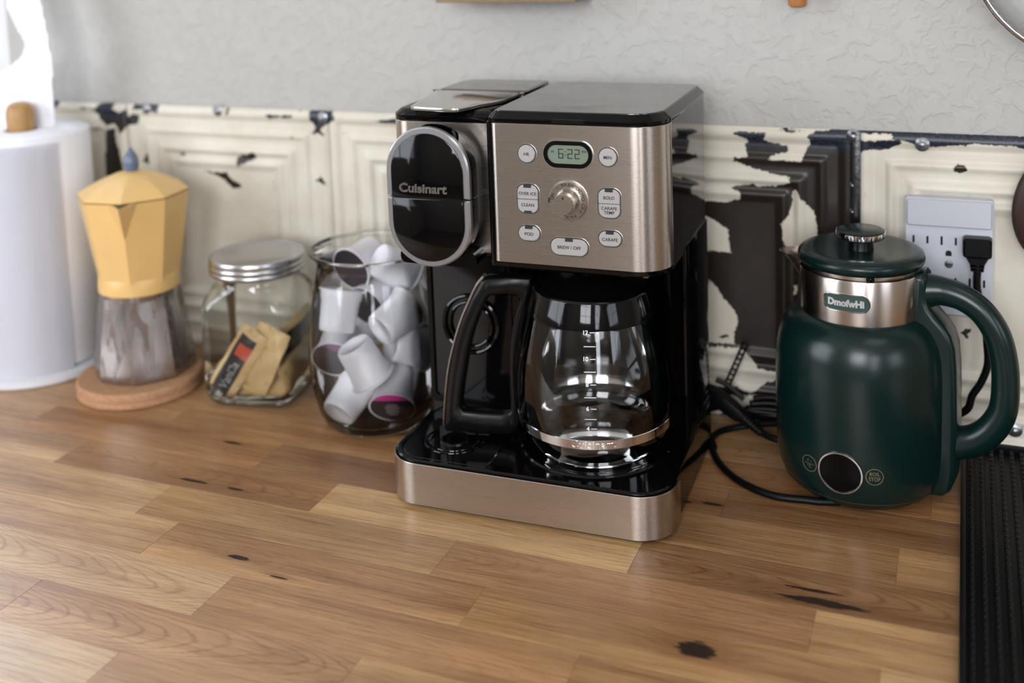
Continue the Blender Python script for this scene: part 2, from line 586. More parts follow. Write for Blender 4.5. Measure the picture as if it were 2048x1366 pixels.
def tin_mat():
    m = NT('chipped_cream_tin')
    p = m.pos()
    sd = m.n('Attribute', attribute_name='chip')
    n1 = m.noise(p, 240, 4, 0.65)
    n2 = m.noise(p, 60, 3, 0.6)
    j = m.math('ADD', m.math('MULTIPLY', m.math('SUBTRACT', n1, 0.5), 0.0050), m.math('MULTIPLY', m.math('SUBTRACT', n2, 0.5), 0.0045))
    e = m.math('ADD', sd.outputs['Fac'], j)
    chip = m.maprange(e, -0.0003, 0.0003, 1.0, 0.0)
    sx = m.n('SeparateXYZ'); m.put(sx.inputs[0], p)
    tar = m.maprange(sx.outputs[2], 0.292, 0.300, 0.0, 1.0)
    bare = m.mix(m.noise(p, 90, 4, 0.6), srgb(24, 19, 17), srgb(50, 42, 37))
    tarc = m.mix(m.maprange(m.noise(p, 420, 4, 0.7), 0.35, 0.7), srgb(14, 17, 24), srgb(56, 64, 78))
    dark = m.mix(tar, bare, tarc)
    cream = m.mix(m.maprange(m.noise(p, 14, 4, 0.6), 0.3, 0.7), srgb(204, 196, 180), srgb(220, 215, 202))
    rust = m.maprange(m.noise(m.vmath('MULTIPLY', p, (90, 1, 34)), 1.0, 3, 0.6), 0.66, 0.80, 0.0, 0.45)
    cream = m.mix(rust, cream, srgb(186, 152, 112))
    edge = m.maprange(m.math('ABSOLUTE', e), 0.0003, 0.0011, 0.35, 0.0)
    cream = m.mix(edge, cream, srgb(150, 128, 100))
    c = m.mix(chip, cream, dark)
    h = m.math('ADD', m.math('MULTIPLY', m.maprange(e, -0.0006, 0.0006), 1.0), m.math('MULTIPLY', m.noise(p, 60, 3), 0.5))
    m.bsdf(Base_Color=c, Roughness=m.math('ADD', 0.42, m.math('MULTIPLY', chip, -0.08)), Specular_IOR_Level=0.4,
           Normal=m.bump(h, 0.6, 0.0006))
    return m.m


TIN = tin_mat()


def cork_mat():
    m = NT('cork')
    o = m.obj()
    vor = m.n('TexVoronoi', ins={'Scale': 330.0}); m.put(vor.inputs['Vector'], o)
    c = m.mix(m.noise(o, 160, 4, 0.7), srgb(150, 106, 76), srgb(206, 164, 128))
    c = m.mix(m.maprange(vor.outputs['Distance'], 0.0, 0.28, 0.6, 0.0), c, srgb(104, 68, 46))
    m.bsdf(Base_Color=c, Roughness=0.8, Specular_IOR_Level=0.2, Normal=m.bump(m.noise(o, 500, 3), 0.5, 0.0006))
    return m.m


CORK = cork_mat()


def stained_alu():
    m = NT('stained_aluminium')
    o = m.obj()
    v = m.vmath('MULTIPLY', o, (70, 70, 16))
    st = m.maprange(m.noise(v, 1.0, 4, 0.6, 0.8), 0.46, 0.62, 0.0, 1.0)
    sp = m.maprange(m.noise(o, 120, 3, 0.7), 0.64, 0.72, 0.0, 0.8)
    f = m.math('MAXIMUM', m.math('MULTIPLY', st, 0.75), sp)
    m.bsdf(Base_Color=m.mix(f, srgb(176, 173, 172), srgb(86, 58, 36)), Metallic=m.math('SUBTRACT', 1.0, m.math('MULTIPLY', f, 0.6)),
           Roughness=m.math('ADD', 0.19, m.math('MULTIPLY', f, 0.2)), Normal=m.bump(m.noise(o, 260, 2), 0.2, 0.0002))
    return m.m


ALU = stained_alu()


def paper_mat():
    m = NT('embossed_paper_towel')
    o = m.obj()
    v = m.n('TexVoronoi', ins={'Scale': 190.0}); m.put(v.inputs['Vector'], o)
    m.bsdf(Base_Color=srgb(242, 243, 250), Roughness=0.9, Specular_IOR_Level=0.1, Sheen_Weight=0.2,
           Normal=m.bump(m.math('ADD', v.outputs['Distance'], m.noise(o, 300, 2)), 0.25, 0.0007))
    return m.m


PAPER = paper_mat()


def kraft_mat():
    m = NT('kraft_packet')
    o = m.obj()
    bl = m.maprange(m.noise(o, 85, 4, 0.65), 0.56, 0.74, 0.0, 0.55)
    c = m.mix(m.noise(o, 30, 3), srgb(206, 170, 112), srgb(228, 196, 144))
    m.bsdf(Base_Color=m.mix(bl, c, srgb(120, 92, 52)), Roughness=0.5, Normal=m.bump(m.noise(o, 110, 3), 0.5, 0.001))
    return m.m


KRAFT = kraft_mat()
PKBLACK = simple('packet_black_print', srgb(34, 33, 38), 0.4)
PKRED = simple('packet_red_print', srgb(206, 84, 58), 0.45)


def walnut_mat(name, a, b):
    m = NT(name)
    o = m.obj()
    n = m.noise(m.scale(o, (160, 160, 18)), 1.0, 3, 0.6, 0.5)
    m.bsdf(Base_Color=m.mix(n, a, b), Roughness=0.42)
    return m.m


FINIAL = walnut_mat('streaked_finial_wood', srgb(128, 86, 44), srgb(206, 166, 108))
HANDLEW = walnut_mat('orange_handle_wood', srgb(150, 92, 44), srgb(190, 128, 70))
SHELFW = walnut_mat('shelf_wood', srgb(112, 92, 70), srgb(150, 126, 98))


def mesh_mat():
    m = NT('sieve_wire_mesh')
    o = m.obj()
    s = m.n('SeparateXYZ'); m.put(s.inputs[0], o)
    k = 2 * pi / 0.0011
    a = m.math('ABSOLUTE', m.math('SINE', m.math('MULTIPLY', m.math('ADD', s.outputs[0], s.outputs[2]), k / 2)))
    b = m.math('ABSOLUTE', m.math('SINE', m.math('MULTIPLY', m.math('SUBTRACT', s.outputs[0], s.outputs[2]), k / 2)))
    wire = m.math('LESS_THAN', m.math('MINIMUM', a, b), 0.42)
    pr = m.n('BsdfPrincipled', ins={'Base Color': srgb(150, 152, 150), 'Metallic': 0.9, 'Roughness': 0.35})
    tr = m.n('BsdfTransparent')
    mx = m.n('MixShader', ins={0: wire, 1: tr.outputs[0], 2: pr.outputs[0]})
    m.t.links.new(mx.outputs[0], m.out.inputs[0])
    return m.m


MESHM = mesh_mat()

# ================================================================ the room shell
XL, XR, YB, ZF, ZC = -2.1, 2.5, -3.3, -0.90, 1.75
ROOMW = simple('room_wall_paint', srgb(176, 166, 152), 0.7)
FLOORM = simple('floor_boards_brown', srgb(96, 74, 56), 0.45, var=0.3)
CEILM = simple('ceiling_paint', srgb(200, 196, 190), 0.8)
CABM = simple('cabinet_paint', srgb(120, 112, 102), 0.5)


def wall_with_hole(name, axis, at, lo, hi, z0, z1, hole, mat, thick=0.10, sign=1, kind='structure'):
    """axis 'x' wall lies in the x direction (plane y = at); hole = (a0, a1, z0, z1) or None"""
    bm = bmesh.new()
    rects = []
    if hole:
        p = lo
        for a0, a1, h0, h1 in (hole if isinstance(hole, list) else [hole]):
            rects += [(p, a0, z0, z1), (a0, a1, z0, h0), (a0, a1, h1, z1)]
            p = a1
        rects.append((p, hi, z0, z1))
    else: rects = [(lo, hi, z0, z1)]
    for (p, q, r, s) in rects:
        if q - p < 1e-5 or s - r < 1e-5: continue
        if axis == 'x': box(p, min(at, at + sign * thick), r, q, max(at, at + sign * thick), s, bm)
        else: box(min(at, at + sign * thick), p, r, max(at, at + sign * thick), q, s, bm)
    o = link(name, bm, mat, smooth=0)
    o['kind'] = kind
    return o


wall_back = wall_with_hole('wall_back', 'x', 0.0, XL, XR, ZF, ZC, (-2.02, -1.215, 0.345, 1.62), PLASTER)
wall_left = wall_with_hole('wall_left', 'y', XL, YB, 0.0, ZF, ZC, (-2.90, -1.00, 0.15, 1.40), ROOMW, sign=-1)
wall_right = wall_with_hole('wall_right', 'y', XR, YB, 0.0, ZF, ZC, (-2.95, -1.70, 0.25, 1.45), ROOMW)
wall_front = wall_with_hole('wall_front', 'x', YB, XL, XR, ZF, ZC, [(-0.50, 0.56, 0.42, 1.58), (0.95, 1.49, -0.02, 1.46)], ROOMW, sign=-1)
f = link('floor', box(XL, YB, ZF - 0.05, XR, 0.1, ZF), FLOORM, smooth=0); f['kind'] = 'structure'
f = link('ceiling', box(XL, YB, ZC, XR, 0.1, ZC + 0.05), CEILM, smooth=0); f['kind'] = 'structure'

WINP = simple('window_frame_paint', srgb(222, 222, 222), 0.4)


def window(name, axis, at, a0, a1, z0, z1, nx, nz):
    w = empty(name, kind='structure')
    bm = bmesh.new()
    t, d0, d1 = 0.035, 0.03, 0.075
    def bar(p, q, r, s):
        if axis == 'x':
            sy = 1 if at > -1 else -1
            y0, y1 = sorted((at + sy * d0 * .6, at + sy * d1 * .6))
            box(p, y0, r, q, y1, s, bm)
        else:
            sg = 1 if at > 0 else -1
            x0, x1 = sorted((at + sg * d0, at + sg * d1))
            box(x0, p, r, x1, q, s, bm)
    bar(a0, a1, z0, z0 + t); bar(a0, a1, z1 - t, z1); bar(a0, a0 + t, z0 + t, z1 - t); bar(a1 - t, a1, z0 + t, z1 - t)
    link('frame', bm, WINP, w, smooth=0)
    for i in range(1, nx):
        bm = bmesh.new(); x = a0 + (a1 - a0) * i / nx; bar(x - 0.009, x + 0.009, z0 + t, z1 - t); link('glazing_bar', bm, WINP, w, smooth=0)
    for i in range(1, nz):
        bm = bmesh.new(); x = z0 + (z1 - z0) * i / nz; bar(a0 + t, a1 - t, x - 0.009, x + 0.009); link('glazing_bar', bm, WINP, w, smooth=0)
    return w


window('window_1', 'x', 0.0, -2.02, -1.215, 0.345, 1.62, 3, 4)
window('window_2', 'y', XL, -2.90, -1.00, 0.15, 1.40, 2, 2)
window('added_front_window', 'x', YB, -0.50, 0.56, 0.42, 1.58, 2, 3)  # unseen window made up to hold the added front fill
window('window_5', 'x', YB, 0.95, 1.49, -0.02, 1.46, 1, 3)
window('window_3', 'y', XR, -2.95, -1.70, 0.25, 1.45, 2, 2)

# ---------------------------------------------------------------- tin panels on the back wall
CHIPS=[('d',[(-1.147,0.317),(-1.129,0.317),(-1.131,0.309),(-1.140,0.309),(-1.148,0.306)]),
('d',[(-1.097,0.311),(-1.089,0.310),(-1.067,0.309),(-1.060,0.317),(-1.036,0.318),(-1.038,0.308),(-1.025,0.306),(-1.016,0.310),(-1.011,0.299),(-1.006,0.304),(-0.997,0.302),(-1.000,0.291),(-1.015,0.289),(-1.028,0.277),(-1.032,0.283),(-1.039,0.290),(-1.051,0.287),(-1.062,0.295),(-1.067,0.307),(-1.088,0.308)]),
('d',[(-1.002,0.317),(-0.964,0.318),(-0.965,0.307),(-0.979,0.309),(-0.990,0.311),(-1.006,0.309)]),
('d',[(-1.051,0.282),(-1.039,0.283),(-1.038,0.265),(-1.031,0.246),(-1.025,0.230),(-1.027,0.220),(-1.060,0.218),(-1.059,0.247),(-1.052,0.257)]),
('d',[(-1.074,0.283),(-1.060,0.283),(-1.072,0.280)]),
('d',[(-0.996,0.241),(-0.986,0.254),(-0.983,0.239)]),
('d',[(-0.847,0.254),(-0.820,0.262),(-0.816,0.256),(-0.831,0.249),(-0.846,0.242)]),
('d',[(-0.903,0.234),(-0.873,0.232),(-0.864,0.234),(-0.861,0.227),(-0.845,0.218),(-0.844,0.215),(-0.858,0.213),(-0.869,0.224),(-0.876,0.227)]),
('d',[(-0.800,0.310),(-0.762,0.310),(-0.762,0.308),(-0.795,0.306)]),
('d',[(-0.738,0.318),(-0.706,0.320),(-0.701,0.307),(-0.712,0.303),(-0.723,0.295),(-0.717,0.287),(-0.726,0.290),(-0.736,0.288),(-0.730,0.296),(-0.737,0.304)]),
('d',[(-0.649,0.308),(-0.620,0.311),(-0.603,0.309),(-0.603,0.305),(-0.620,0.305),(-0.645,0.306)]),
('d',[(-0.735,0.231),(-0.724,0.236),(-0.717,0.226)]),
('d',[(-0.710,0.288),(-0.689,0.291),(-0.700,0.289)]),
('d',[(-0.797,0.223),(-0.794,0.228),(-0.794,0.215)]),
('d',[(-0.768,0.283),(-0.761,0.283),(-0.763,0.281)]),
('d',[(-0.753,0.319),(-0.748,0.318),(-0.751,0.314)]),
('d',[(-0.858,0.317),(-0.853,0.317),(-0.855,0.308),(-0.858,0.309)]),
('d',[(-0.938,0.255),(-0.926,0.255),(-0.926,0.253),(-0.935,0.253)]),
('d',[(-0.229,0.282),(-0.209,0.286),(-0.211,0.297),(-0.206,0.303),(-0.223,0.309),(-0.214,0.312),(-0.189,0.311),(-0.192,0.303),(-0.168,0.298),(-0.167,0.292),(-0.182,0.289),(-0.189,0.283),(-0.153,0.283),(-0.149,0.294),(-0.145,0.301),(-0.147,0.310),(-0.139,0.315),(-0.126,0.316),(-0.122,0.320),(-0.096,0.320),(-0.096,0.297),(-0.099,0.258),(-0.100,0.211),(-0.100,0.156),(-0.098,0.063),(-0.098,-0.032),(-0.259,-0.057),(-0.325,-0.006),(-0.330,0.213),(-0.254,0.276)]),
('c',[(-0.348,0.281),(-0.229,0.282),(-0.207,0.275),(-0.189,0.270),(-0.175,0.268),(-0.165,0.267),(-0.165,0.260),(-0.179,0.256),(-0.197,0.254),(-0.204,0.257),(-0.215,0.254),(-0.233,0.252),(-0.217,0.249),(-0.215,0.245),(-0.218,0.239),(-0.228,0.235),(-0.252,0.235),(-0.330,0.233)]),
('c',[(-0.250,0.219),(-0.241,0.212),(-0.230,0.205),(-0.228,0.181),(-0.251,0.181),(-0.265,0.181),(-0.262,0.218)]),
('c',[(-0.176,0.215),(-0.168,0.224),(-0.163,0.240),(-0.163,0.251),(-0.160,0.253),(-0.154,0.244),(-0.143,0.232),(-0.140,0.226),(-0.139,0.210),(-0.141,0.193),(-0.168,0.187),(-0.173,0.198)]),
('c',[(-0.163,0.150),(-0.158,0.154),(-0.159,0.141),(-0.163,0.140)]),
('c',[(-0.251,0.151),(-0.246,0.144),(-0.241,0.139),(-0.237,0.131),(-0.229,0.122),(-0.222,0.113),(-0.221,0.104),(-0.225,0.094),(-0.224,0.080),(-0.233,0.080),(-0.252,0.080),(-0.267,0.079),(-0.264,0.119),(-0.254,0.139)]),
('c',[(-0.306,0.069),(-0.252,0.075),(-0.231,0.077),(-0.217,0.079),(-0.206,0.067),(-0.201,0.059),(-0.190,0.057),(-0.179,0.057),(-0.179,0.048),(-0.190,0.043),(-0.201,0.034),(-0.209,0.029),(-0.220,0.033),(-0.231,0.034),(-0.277,0.030),(-0.307,0.027)]),
('c',[(-0.308,-0.022),(-0.278,0.018),(-0.231,0.023),(-0.179,0.031),(-0.179,0.027),(-0.308,-0.026)]),
('d',[(-0.242,0.087),(-0.232,0.090),(-0.232,0.087),(-0.241,0.086)]),
('d',[(-0.096,0.319),(-0.063,0.319),(-0.017,0.318),(0.032,0.318),(0.076,0.317),(0.076,0.306),(0.053,0.306),(0.042,0.308),(0.037,0.307),(0.016,0.308),(0.009,0.309),(-0.004,0.306),(-0.017,0.305),(-0.034,0.303),(-0.046,0.306),(-0.056,0.309),(-0.065,0.312),(-0.068,0.315),(-0.096,0.315)]),
('d',[(-0.096,0.306),(-0.080,0.308),(-0.056,0.309),(-0.061,0.304),(-0.075,0.298),(-0.096,0.297)]),
('d',[(-0.010,0.285),(-0.004,0.288),(0.003,0.284),(-0.000,0.280),(-0.007,0.279)]),
('d',[(-0.001,0.118),(0.003,0.121),(0.007,0.121),(0.005,0.117),(0.004,0.113),(0.002,0.116)]),
('d',[(0.043,0.008),(0.049,0.006),(0.057,0.005),(0.067,0.003),(0.067,-0.001),(0.054,0.001),(0.046,0.003)]),
('d',[(-0.175,0.318),(-0.169,0.318),(-0.167,0.316),(-0.156,0.316),(-0.156,0.314),(-0.168,0.313),(-0.174,0.314)])]


def sdf_poly(P, px, pz):
    d = np.full(px.shape, 1e9)
    ins = np.zeros(px.shape, bool)
    n = len(P)
    for i in range(n):
        ax, az = P[i]; bx, bz = P[(i + 1) % n]
        ex, ez = bx - ax, bz - az
        L = max(ex * ex + ez * ez, 1e-12)
        t = np.clip(((px - ax) * ex + (pz - az) * ez) / L, 0, 1)
        d = np.minimum(d, np.hypot(px - ax - t * ex, pz - az - t * ez))
        if abs(ez) > 1e-12:
            c = ((az > pz) != (bz > pz)) & (px < ex * (pz - az) / ez + ax)
            ins ^= c
    return np.where(ins, -d, d)


# relief: distance from the tile edge -> height above the backing
REL = [(0, .0015), (.003, .0040), (.008, .0055), (.013, .0040), (.0155, .0012), (.019, .0016), (.028, .0020), (.031, .0046), (.034, .0052),
       (.0365, .0030), (.039, .0016), (.047, .0020), (.050, .0036), (.053, .0060), (.056, .0062), (.059, .0040), (.0615, .0022), (.066, .0022),
       (.069, .0044), (.072, .0050), (.075, .0036), (.080, .0012), (.084, .0010), (.3, .0010)]
RX, RY = [a for a, b in REL], [b for a, b in REL]
ZT0, ZT1 = 0.0, 0.3172
PITCH = 0.3058


def tin_panel(x0, x1):
    def axis(a, b, other):
        s = set()
        for d in RX[:-1]:
            s.add(round(a + d, 5)); s.add(round(b - d, 5))
        s |= set(round(v, 5) for v in np.linspace(a, b, int((b - a) / 0.0026)))
        s = sorted(v for v in s if a - 1e-6 <= v <= b + 1e-6)
        out = [s[0]]
        for v in s[1:]:
            if v - out[-1] > 0.0006: out.append(v)
        out[-1] = b
        return np.array(out)
    xs, zs = axis(x0, x1, 0), axis(ZT0, ZT1, 0)
    X, Z = np.meshgrid(xs, zs, indexing='ij')
    d = np.minimum(np.minimum(X - x0, x1 - X), np.minimum(Z - ZT0, ZT1 - Z))
    H = np.interp(d, RX, RY) + 0.0015
    H += 0.0006 * np.sin(X * 37 + 1) * np.sin(Z * 29)
    S = np.full(X.shape, 1.0)
    for k, P in CHIPS:
        q = sdf_poly(P, X, Z)
        S = np.minimum(S, q) if k == 'd' else np.maximum(S, -q)
    me = bpy.data.meshes.new('tin_panel')
    nx, nz = X.shape
    co = np.stack([X, -H, Z], -1).reshape(-1, 3)
    idx = np.arange(nx * nz).reshape(nx, nz)
    F = np.stack([idx[:-1, :-1], idx[1:, :-1], idx[1:, 1:], idx[:-1, 1:]], -1).reshape(-1, 4)
    me.from_pydata(co.tolist(), [], F.tolist())
    at = me.attributes.new('chip', 'FLOAT', 'POINT')
    at.data.foreach_set('value', np.clip(S, -0.05, 0.05).astype(np.float32).ravel())
    me.materials.append(TIN)
    me.shade_smooth()
    o = bpy.data.objects.new('tin_panel', me)
    COL.objects.link(o)
    o.parent = wall_back
    return o


for k in range(-5, 2):
    a = -0.1005 + PITCH * k
    tin_panel(a + 0.0004, a + PITCH - 0.0004)


def nail(x, z, big=1.0):
    bm = lathe([(0, 0.0), (.0068 * big, 0.0), (.0070 * big, .0008), (.0045 * big, .0022), (.0038 * big, .0024), (.0036 * big, .0036), (.0022 * big, .0048), (0, .0052)], 24)
    for v in bm.verts: v.co = Vector((v.co.x, -v.co.z, v.co.y))
    return link('nail', bm, ZINC, wall_back, loc=(x, -0.0062, z))


for x, z in ((-0.1028, 0.3117), (-0.038, 0.3062), (-0.7180, 0.3095), (-0.9820, 0.3120), (-0.8700, 0.3130), (0.0485, 0.0262), (-0.1035, 0.235), (-0.1035, 0.262)):
    nail(x, z, 1.0 if x > -0.1 or z > 0.3 else 0.45)

# black seam strap between the two right tin panels
bm = box(-0.1045, -0.0105, 0.004, -0.0955, -0.0068, 0.3165, bev=0.0012)
link('seam_strap', bm, simple('tarred_strap', srgb(12, 12, 15), 0.22, 0.0, 0.5, bumpscale=120, bumpd=0.0008), wall_back)

# ---------------------------------------------------------------- countertop of oak staves
counter = empty('countertop', (0, 0, 0), label='oak butcher block worktop of staggered staves with dark knots', category='countertop')
YR = [-0.0055, -0.0520, -0.1020, -0.1545, -0.2100, -0.2650, -0.3195, -0.3742, -0.4288, -0.4857, -0.5420, -0.5965, -0.6500]
JX = {3: -0.20, 4: -0.659, 5: -0.560, 6: -0.408, 7: -0.357, 8: -0.563, 9: -0.409, 10: -0.585, 11: -0.40, 0: -0.3, 1: -0.43, 2: -0.33}
TINT = {  # (row, approx x) -> colour, cathedral amount
    (4, -0.80): ((188, 142, 98), .2), (4, -0.5): ((164, 124, 88), .1), (4, -0.2): ((186, 148, 104), .1),
    (5, -0.70): ((182, 138, 96), .75), (5, -0.40): ((226, 188, 136), .1), (5, -0.10): ((172, 134, 94), .95), (5, -1.0): ((212, 176, 132), .1),
    (6, -0.55): ((206, 168, 120), .15), (6, -0.25): ((194, 150, 108), .35), (6, -0.85): ((204, 168, 124), .1),
    (7, -0.50): ((196, 152, 108), .3), (7, -0.20): ((194, 152, 106), .15), (7, -0.80): ((210, 172, 128), .2),
    (8, -0.70): ((222, 188, 146), .8), (8, -0.40): ((204, 160, 116), .25), (8, -0.10): ((188, 146, 102), .1),
    (9, -0.55): ((198, 156, 114), .95), (9, -0.30): ((214, 176, 128), .15),
    (10, -0.7): ((232, 200, 158), .1), (10, -0.45): ((206, 164, 120), .2), (3, -0.1): ((160, 122, 84), .1), (3, -0.4): ((170, 128, 86), .1), (3, -.7): ((196, 152, 106), .1)}
rs = random.Random(11)
nst = 0
for r in range(12):
    y1, y0 = YR[r], YR[r + 1]
    j = JX[r]
    while j > -2.05: j -= 0.3058
    x = j
    while x < 0.62:
        x0, x1 = max(x, -2.08), min(x + 0.3058, 0.70)
        x += 0.3058
        if x1 - x0 < 0.02: continue
        cx, cy = (x0 + x1) / 2, (y0 + y1) / 2
        bm = box(x0 - cx + .00006, y0 - cy + .00006, -0.038, x1 - cx - .00006, y1 - cy - .00006, 0.0)
        bmesh.ops.bevel(bm, geom=[e for e in bm.edges if all(v.co.z > -0.001 for v in e.verts)], offset=0.00022, segments=1, affect='EDGES')
        o = link('stave', bm, WOOD, counter, smooth=0, loc=(cx, cy, 0))
        best = min(((abs(cx - k[1]), v) for k, v in TINT.items() if k[0] == r), default=(9, None), key=lambda t: t[0])
        if best[0] < 0.17: c, a = best[1]
        else:
            c = rs.choice([(188, 142, 98), (204, 164, 118), (176, 134, 92), (210, 172, 128)]); a = rs.choice([.1, .2, .7])
        L = srgb(*c)
        o.color = (L[0], L[1], L[2], a)
link('cabinet', box(-2.08, -0.62, ZF, 0.70, -0.006, -0.0385), CABM, smooth=0)
tagset(bpy.data.objects['cabinet'], 'painted base cabinet under the oak worktop', 'cabinet')

# ================================================================ coffee machine
MZ = 0.025
VU, VV = Vector((cos(MZ), sin(MZ), 0)), Vector((-sin(MZ), cos(MZ), 0))
ORG = Vector((-0.3645, -0.2802, 0.0))
mach = empty('coffee_machine', ORG, MZ, label='black and steel coffee machine with button panel, pod door and glass carafe', category='coffee machine')
HL, HR, SPLIT = -0.1358, 0.1358, -0.0290      # local x limits and the joint between the two heads
RX0 = 0.1324

# base
bo = rr(HL, 0.0, HR, 0.214, (0.034, 0.034, 0.012, 0.012), 14)
bm = prism(inset(bo, 0.0022), [(0.0, 0.003), (0.003, 0.0), (0.0415, 0.0), (0.0448, 0.0004), (0.0458, 0.0018), (0.0458, 0.0048), (0.0447, 0.0062)])
link('base', bm, BLACK, mach)
band = [p for p in bo]
# open strip round the front of the base
front = [(HL, 0.050)] + rr(HL, 0, HR, 0.05, (0.034, 0.034, 0, 0), 16)[:34] + [(HR, 0.050)]


def strip(path, z0, z1, t=0.0012, name='band', mat=STEEL, parent=None, lip=0.0006):
    bm = bmesh.new()
    n = len(path)
    nor = []
    for i in range(n):
        a, b = Vector(path[max(i - 1, 0)]), Vector(path[min(i + 1, n - 1)])
        d = (b - a).normalized()
        nor.append(Vector((-d.y, d.x)))
    rows = [(t, z0), (0, z0 + 0.0004), (0, z1 - 0.0004), (0.0003, z1), (t, z1)]
    R = []
    for off, z in rows:
        R.append([bm.verts.new((p[0] + nn.x * off, p[1] + nn.y * off, z)) for p, nn in zip(path, nor)])
    R.append(R[0])
    for A, B in zip(R, R[1:]):
        for i in range(n - 1): bm.faces.new((A[i], A[i + 1], B[i + 1], B[i]))
    bm.faces.new([R[k][0] for k in range(5)]); bm.faces.new([R[k][-1] for k in range(5)][::-1])
    return link(name, bm, mat, parent)


def arcpath(x0, x1, y0, y1, rl, rr_, seg=16, xl_end=None, xr_end=None):
    """front-facing open path: left side down to the front, across, and back up the right side"""
    P = [(x0, y1 if xl_end is None else xl_end)]
    if rl > 0: P += [(x0 + rl - rl * cos(t), y0 + rl - rl * sin(t)) for t in [0.5 * pi * i / seg for i in range(seg + 1)]]
    else: P += [(x0, y0)]
    if rr_ > 0: P += [(x1 - rr_ + rr_ * sin(t), y0 + rr_ - rr_ * cos(t)) for t in [0.5 * pi * i / seg for i in range(seg + 1)]]
    else: P += [(x1, y0)]
    P.append((x1, y1 if xr_end is None else xr_end))
    return P


strip(arcpath(HL, HR, 0.0, 0.046, 0.034, 0.034), 0.0035, 0.0432, name='base_band', parent=mach)
for x, y in ((-0.115, 0.03), (0.115, 0.03), (-0.115, 0.19), (0.115, 0.19)):
    link('foot', lathe([(0, 0), (.009, 0), (.009, .004), (0, .004)], 20), RUBBER, mach, loc=(x, y, 0))

# drip tray with a boss and curved slots
tr = prism(rr(-0.1265, 0.0075, -0.0340, 0.100, (0.026, 0.004, 0.004, 0.006), 10), [(0.0440, 0.0), (0.0452, 0.0), (0.0460, 0.0008)])
tray = link('drip_tray', tr, BLACK, mach)
tc = (-0.0825, 0.0500)
bm = lathe([(0.0, 0.0455), (0.0088, 0.0455), (0.0100, 0.0464), (0.0120, 0.0480), (0.0136, 0.0478), (0.0150, 0.0461)], 40)
link('boss', bm, BLACK, tray, loc=(tc[0], tc[1], 0))
for a0, a1 in ((155, 235), (250, 330), (-20, 20), (45, 135)):
    pts = [(tc[0] + 0.0285 * cos(radians(a)), tc[1] + 0.0285 * sin(radians(a)), 0.0462) for a in np.linspace(a0, a1, 9)]
    link('slot_rim', tube(pts, 0.0009, 8, sub=2), BLACK, tray)
    pts = [(tc[0] + 0.0235 * cos(radians(a)), tc[1] + 0.0235 * sin(radians(a)), 0.0462) for a in np.linspace(a0, a1, 9)]
    link('slot_rim', tube(pts, 0.0009, 8, sub=2), BLACK, tray)
CCX, CCY = 0.0471, 0.0845                        # carafe axis, local
bm = lathe([(0.0, 0.0462), (0.0600, 0.0462), (0.0640, 0.0466), (0.0665, 0.0476), (0.0690, 0.0474), (0.0705, 0.0460), (0.0705, 0.0450)], 72)
link('warming_plate', bm, BLACK, mach, loc=(CCX, CCY, 0))

# column with a round niche for the carafe
R = 0.0842
yf = 0.107
cl, cr = CCX - math.sqrt(R * R - (yf - CCY) ** 2), CCX + math.sqrt(R * R - (yf - CCY) ** 2)
aL = math.atan2(yf - CCY, cl - CCX); aR = math.atan2(yf - CCY, cr - CCX)
outl = [(HL, 0.21 - 0.01), (HL, yf + 0.006), (HL + 0.002, yf + 0.002), (HL + 0.006, yf)]
outl += [(cl, yf)] + [(CCX + R * cos(a), CCY + R * sin(a)) for a in np.linspace(aL, aR, 32)[1:-1]] + [(cr, yf)]
outl += [(RX0 - 0.002, yf), (RX0, yf + 0.003), (RX0, 0.204), (RX0 - 0.006, 0.210), (HL + 0.010, 0.210)]
bm = prism(outl, [(0.0450, 0), (0.2350, 0)])
link('column', bm, BLACK, mach)
# pod bay relief on the left of the column
bay = link('pod_bay', ringprism(rr(-0.1320, 0.0560, -0.0420, 0.2260, 0.006, 5), rr(-0.1275, 0.0620, -0.0450, 0.2200, 0.005, 5), 0.0, 0.0022, plane='xz', off=yf + 0.0005), BLACKM, mach)
bm = bmesh.new()
for rad, w in ((0.0290, .0022), (0.0225, .0016)):
    pts = [(-0.0860 + rad * cos(a), yf - 0.0012, 0.140 + rad * sin(a)) for a in np.linspace(0, 2 * pi, 33)]
    tube(pts, w, 8, bm, smooth=False)
link('ring', bm, BLACK, bay)

# heads
hz0, hz1 = 0.2340, 0.3610
bm = prism(rr(SPLIT, 0.0235, RX0 - 0.0008, 0.210, (0.004, 0.030, 0.012, 0.002), 14), [(0.2275, 0.004), (0.2300, 0.0008), (hz0, 0.0), (hz1, 0.0)])
link('brewer_head', bm, BLACK, mach)
strip(arcpath(SPLIT + 0.0028, RX0, 0.0220, 0.0520, 0.008, 0.030), hz0 + 0.0005, hz1 - 0.0006, name='front_panel', parent=mach)
bm = prism(rr(HL + 0.0008, 0.0465, SPLIT - 0.0004, 0.210, (0.020, 0.001, 0.002, 0.012), 10), [(0.2300, 0.002), (0.2330, 0.0), (0.3556, 0.0)])
link('pod_head', bm, BLACK, mach)
strip(arcpath(HL, SPLIT - 0.0008, 0.0450, 0.0700, 0.020, 0.0), 0.2340, 0.3550, name='side_panel', parent=mach)

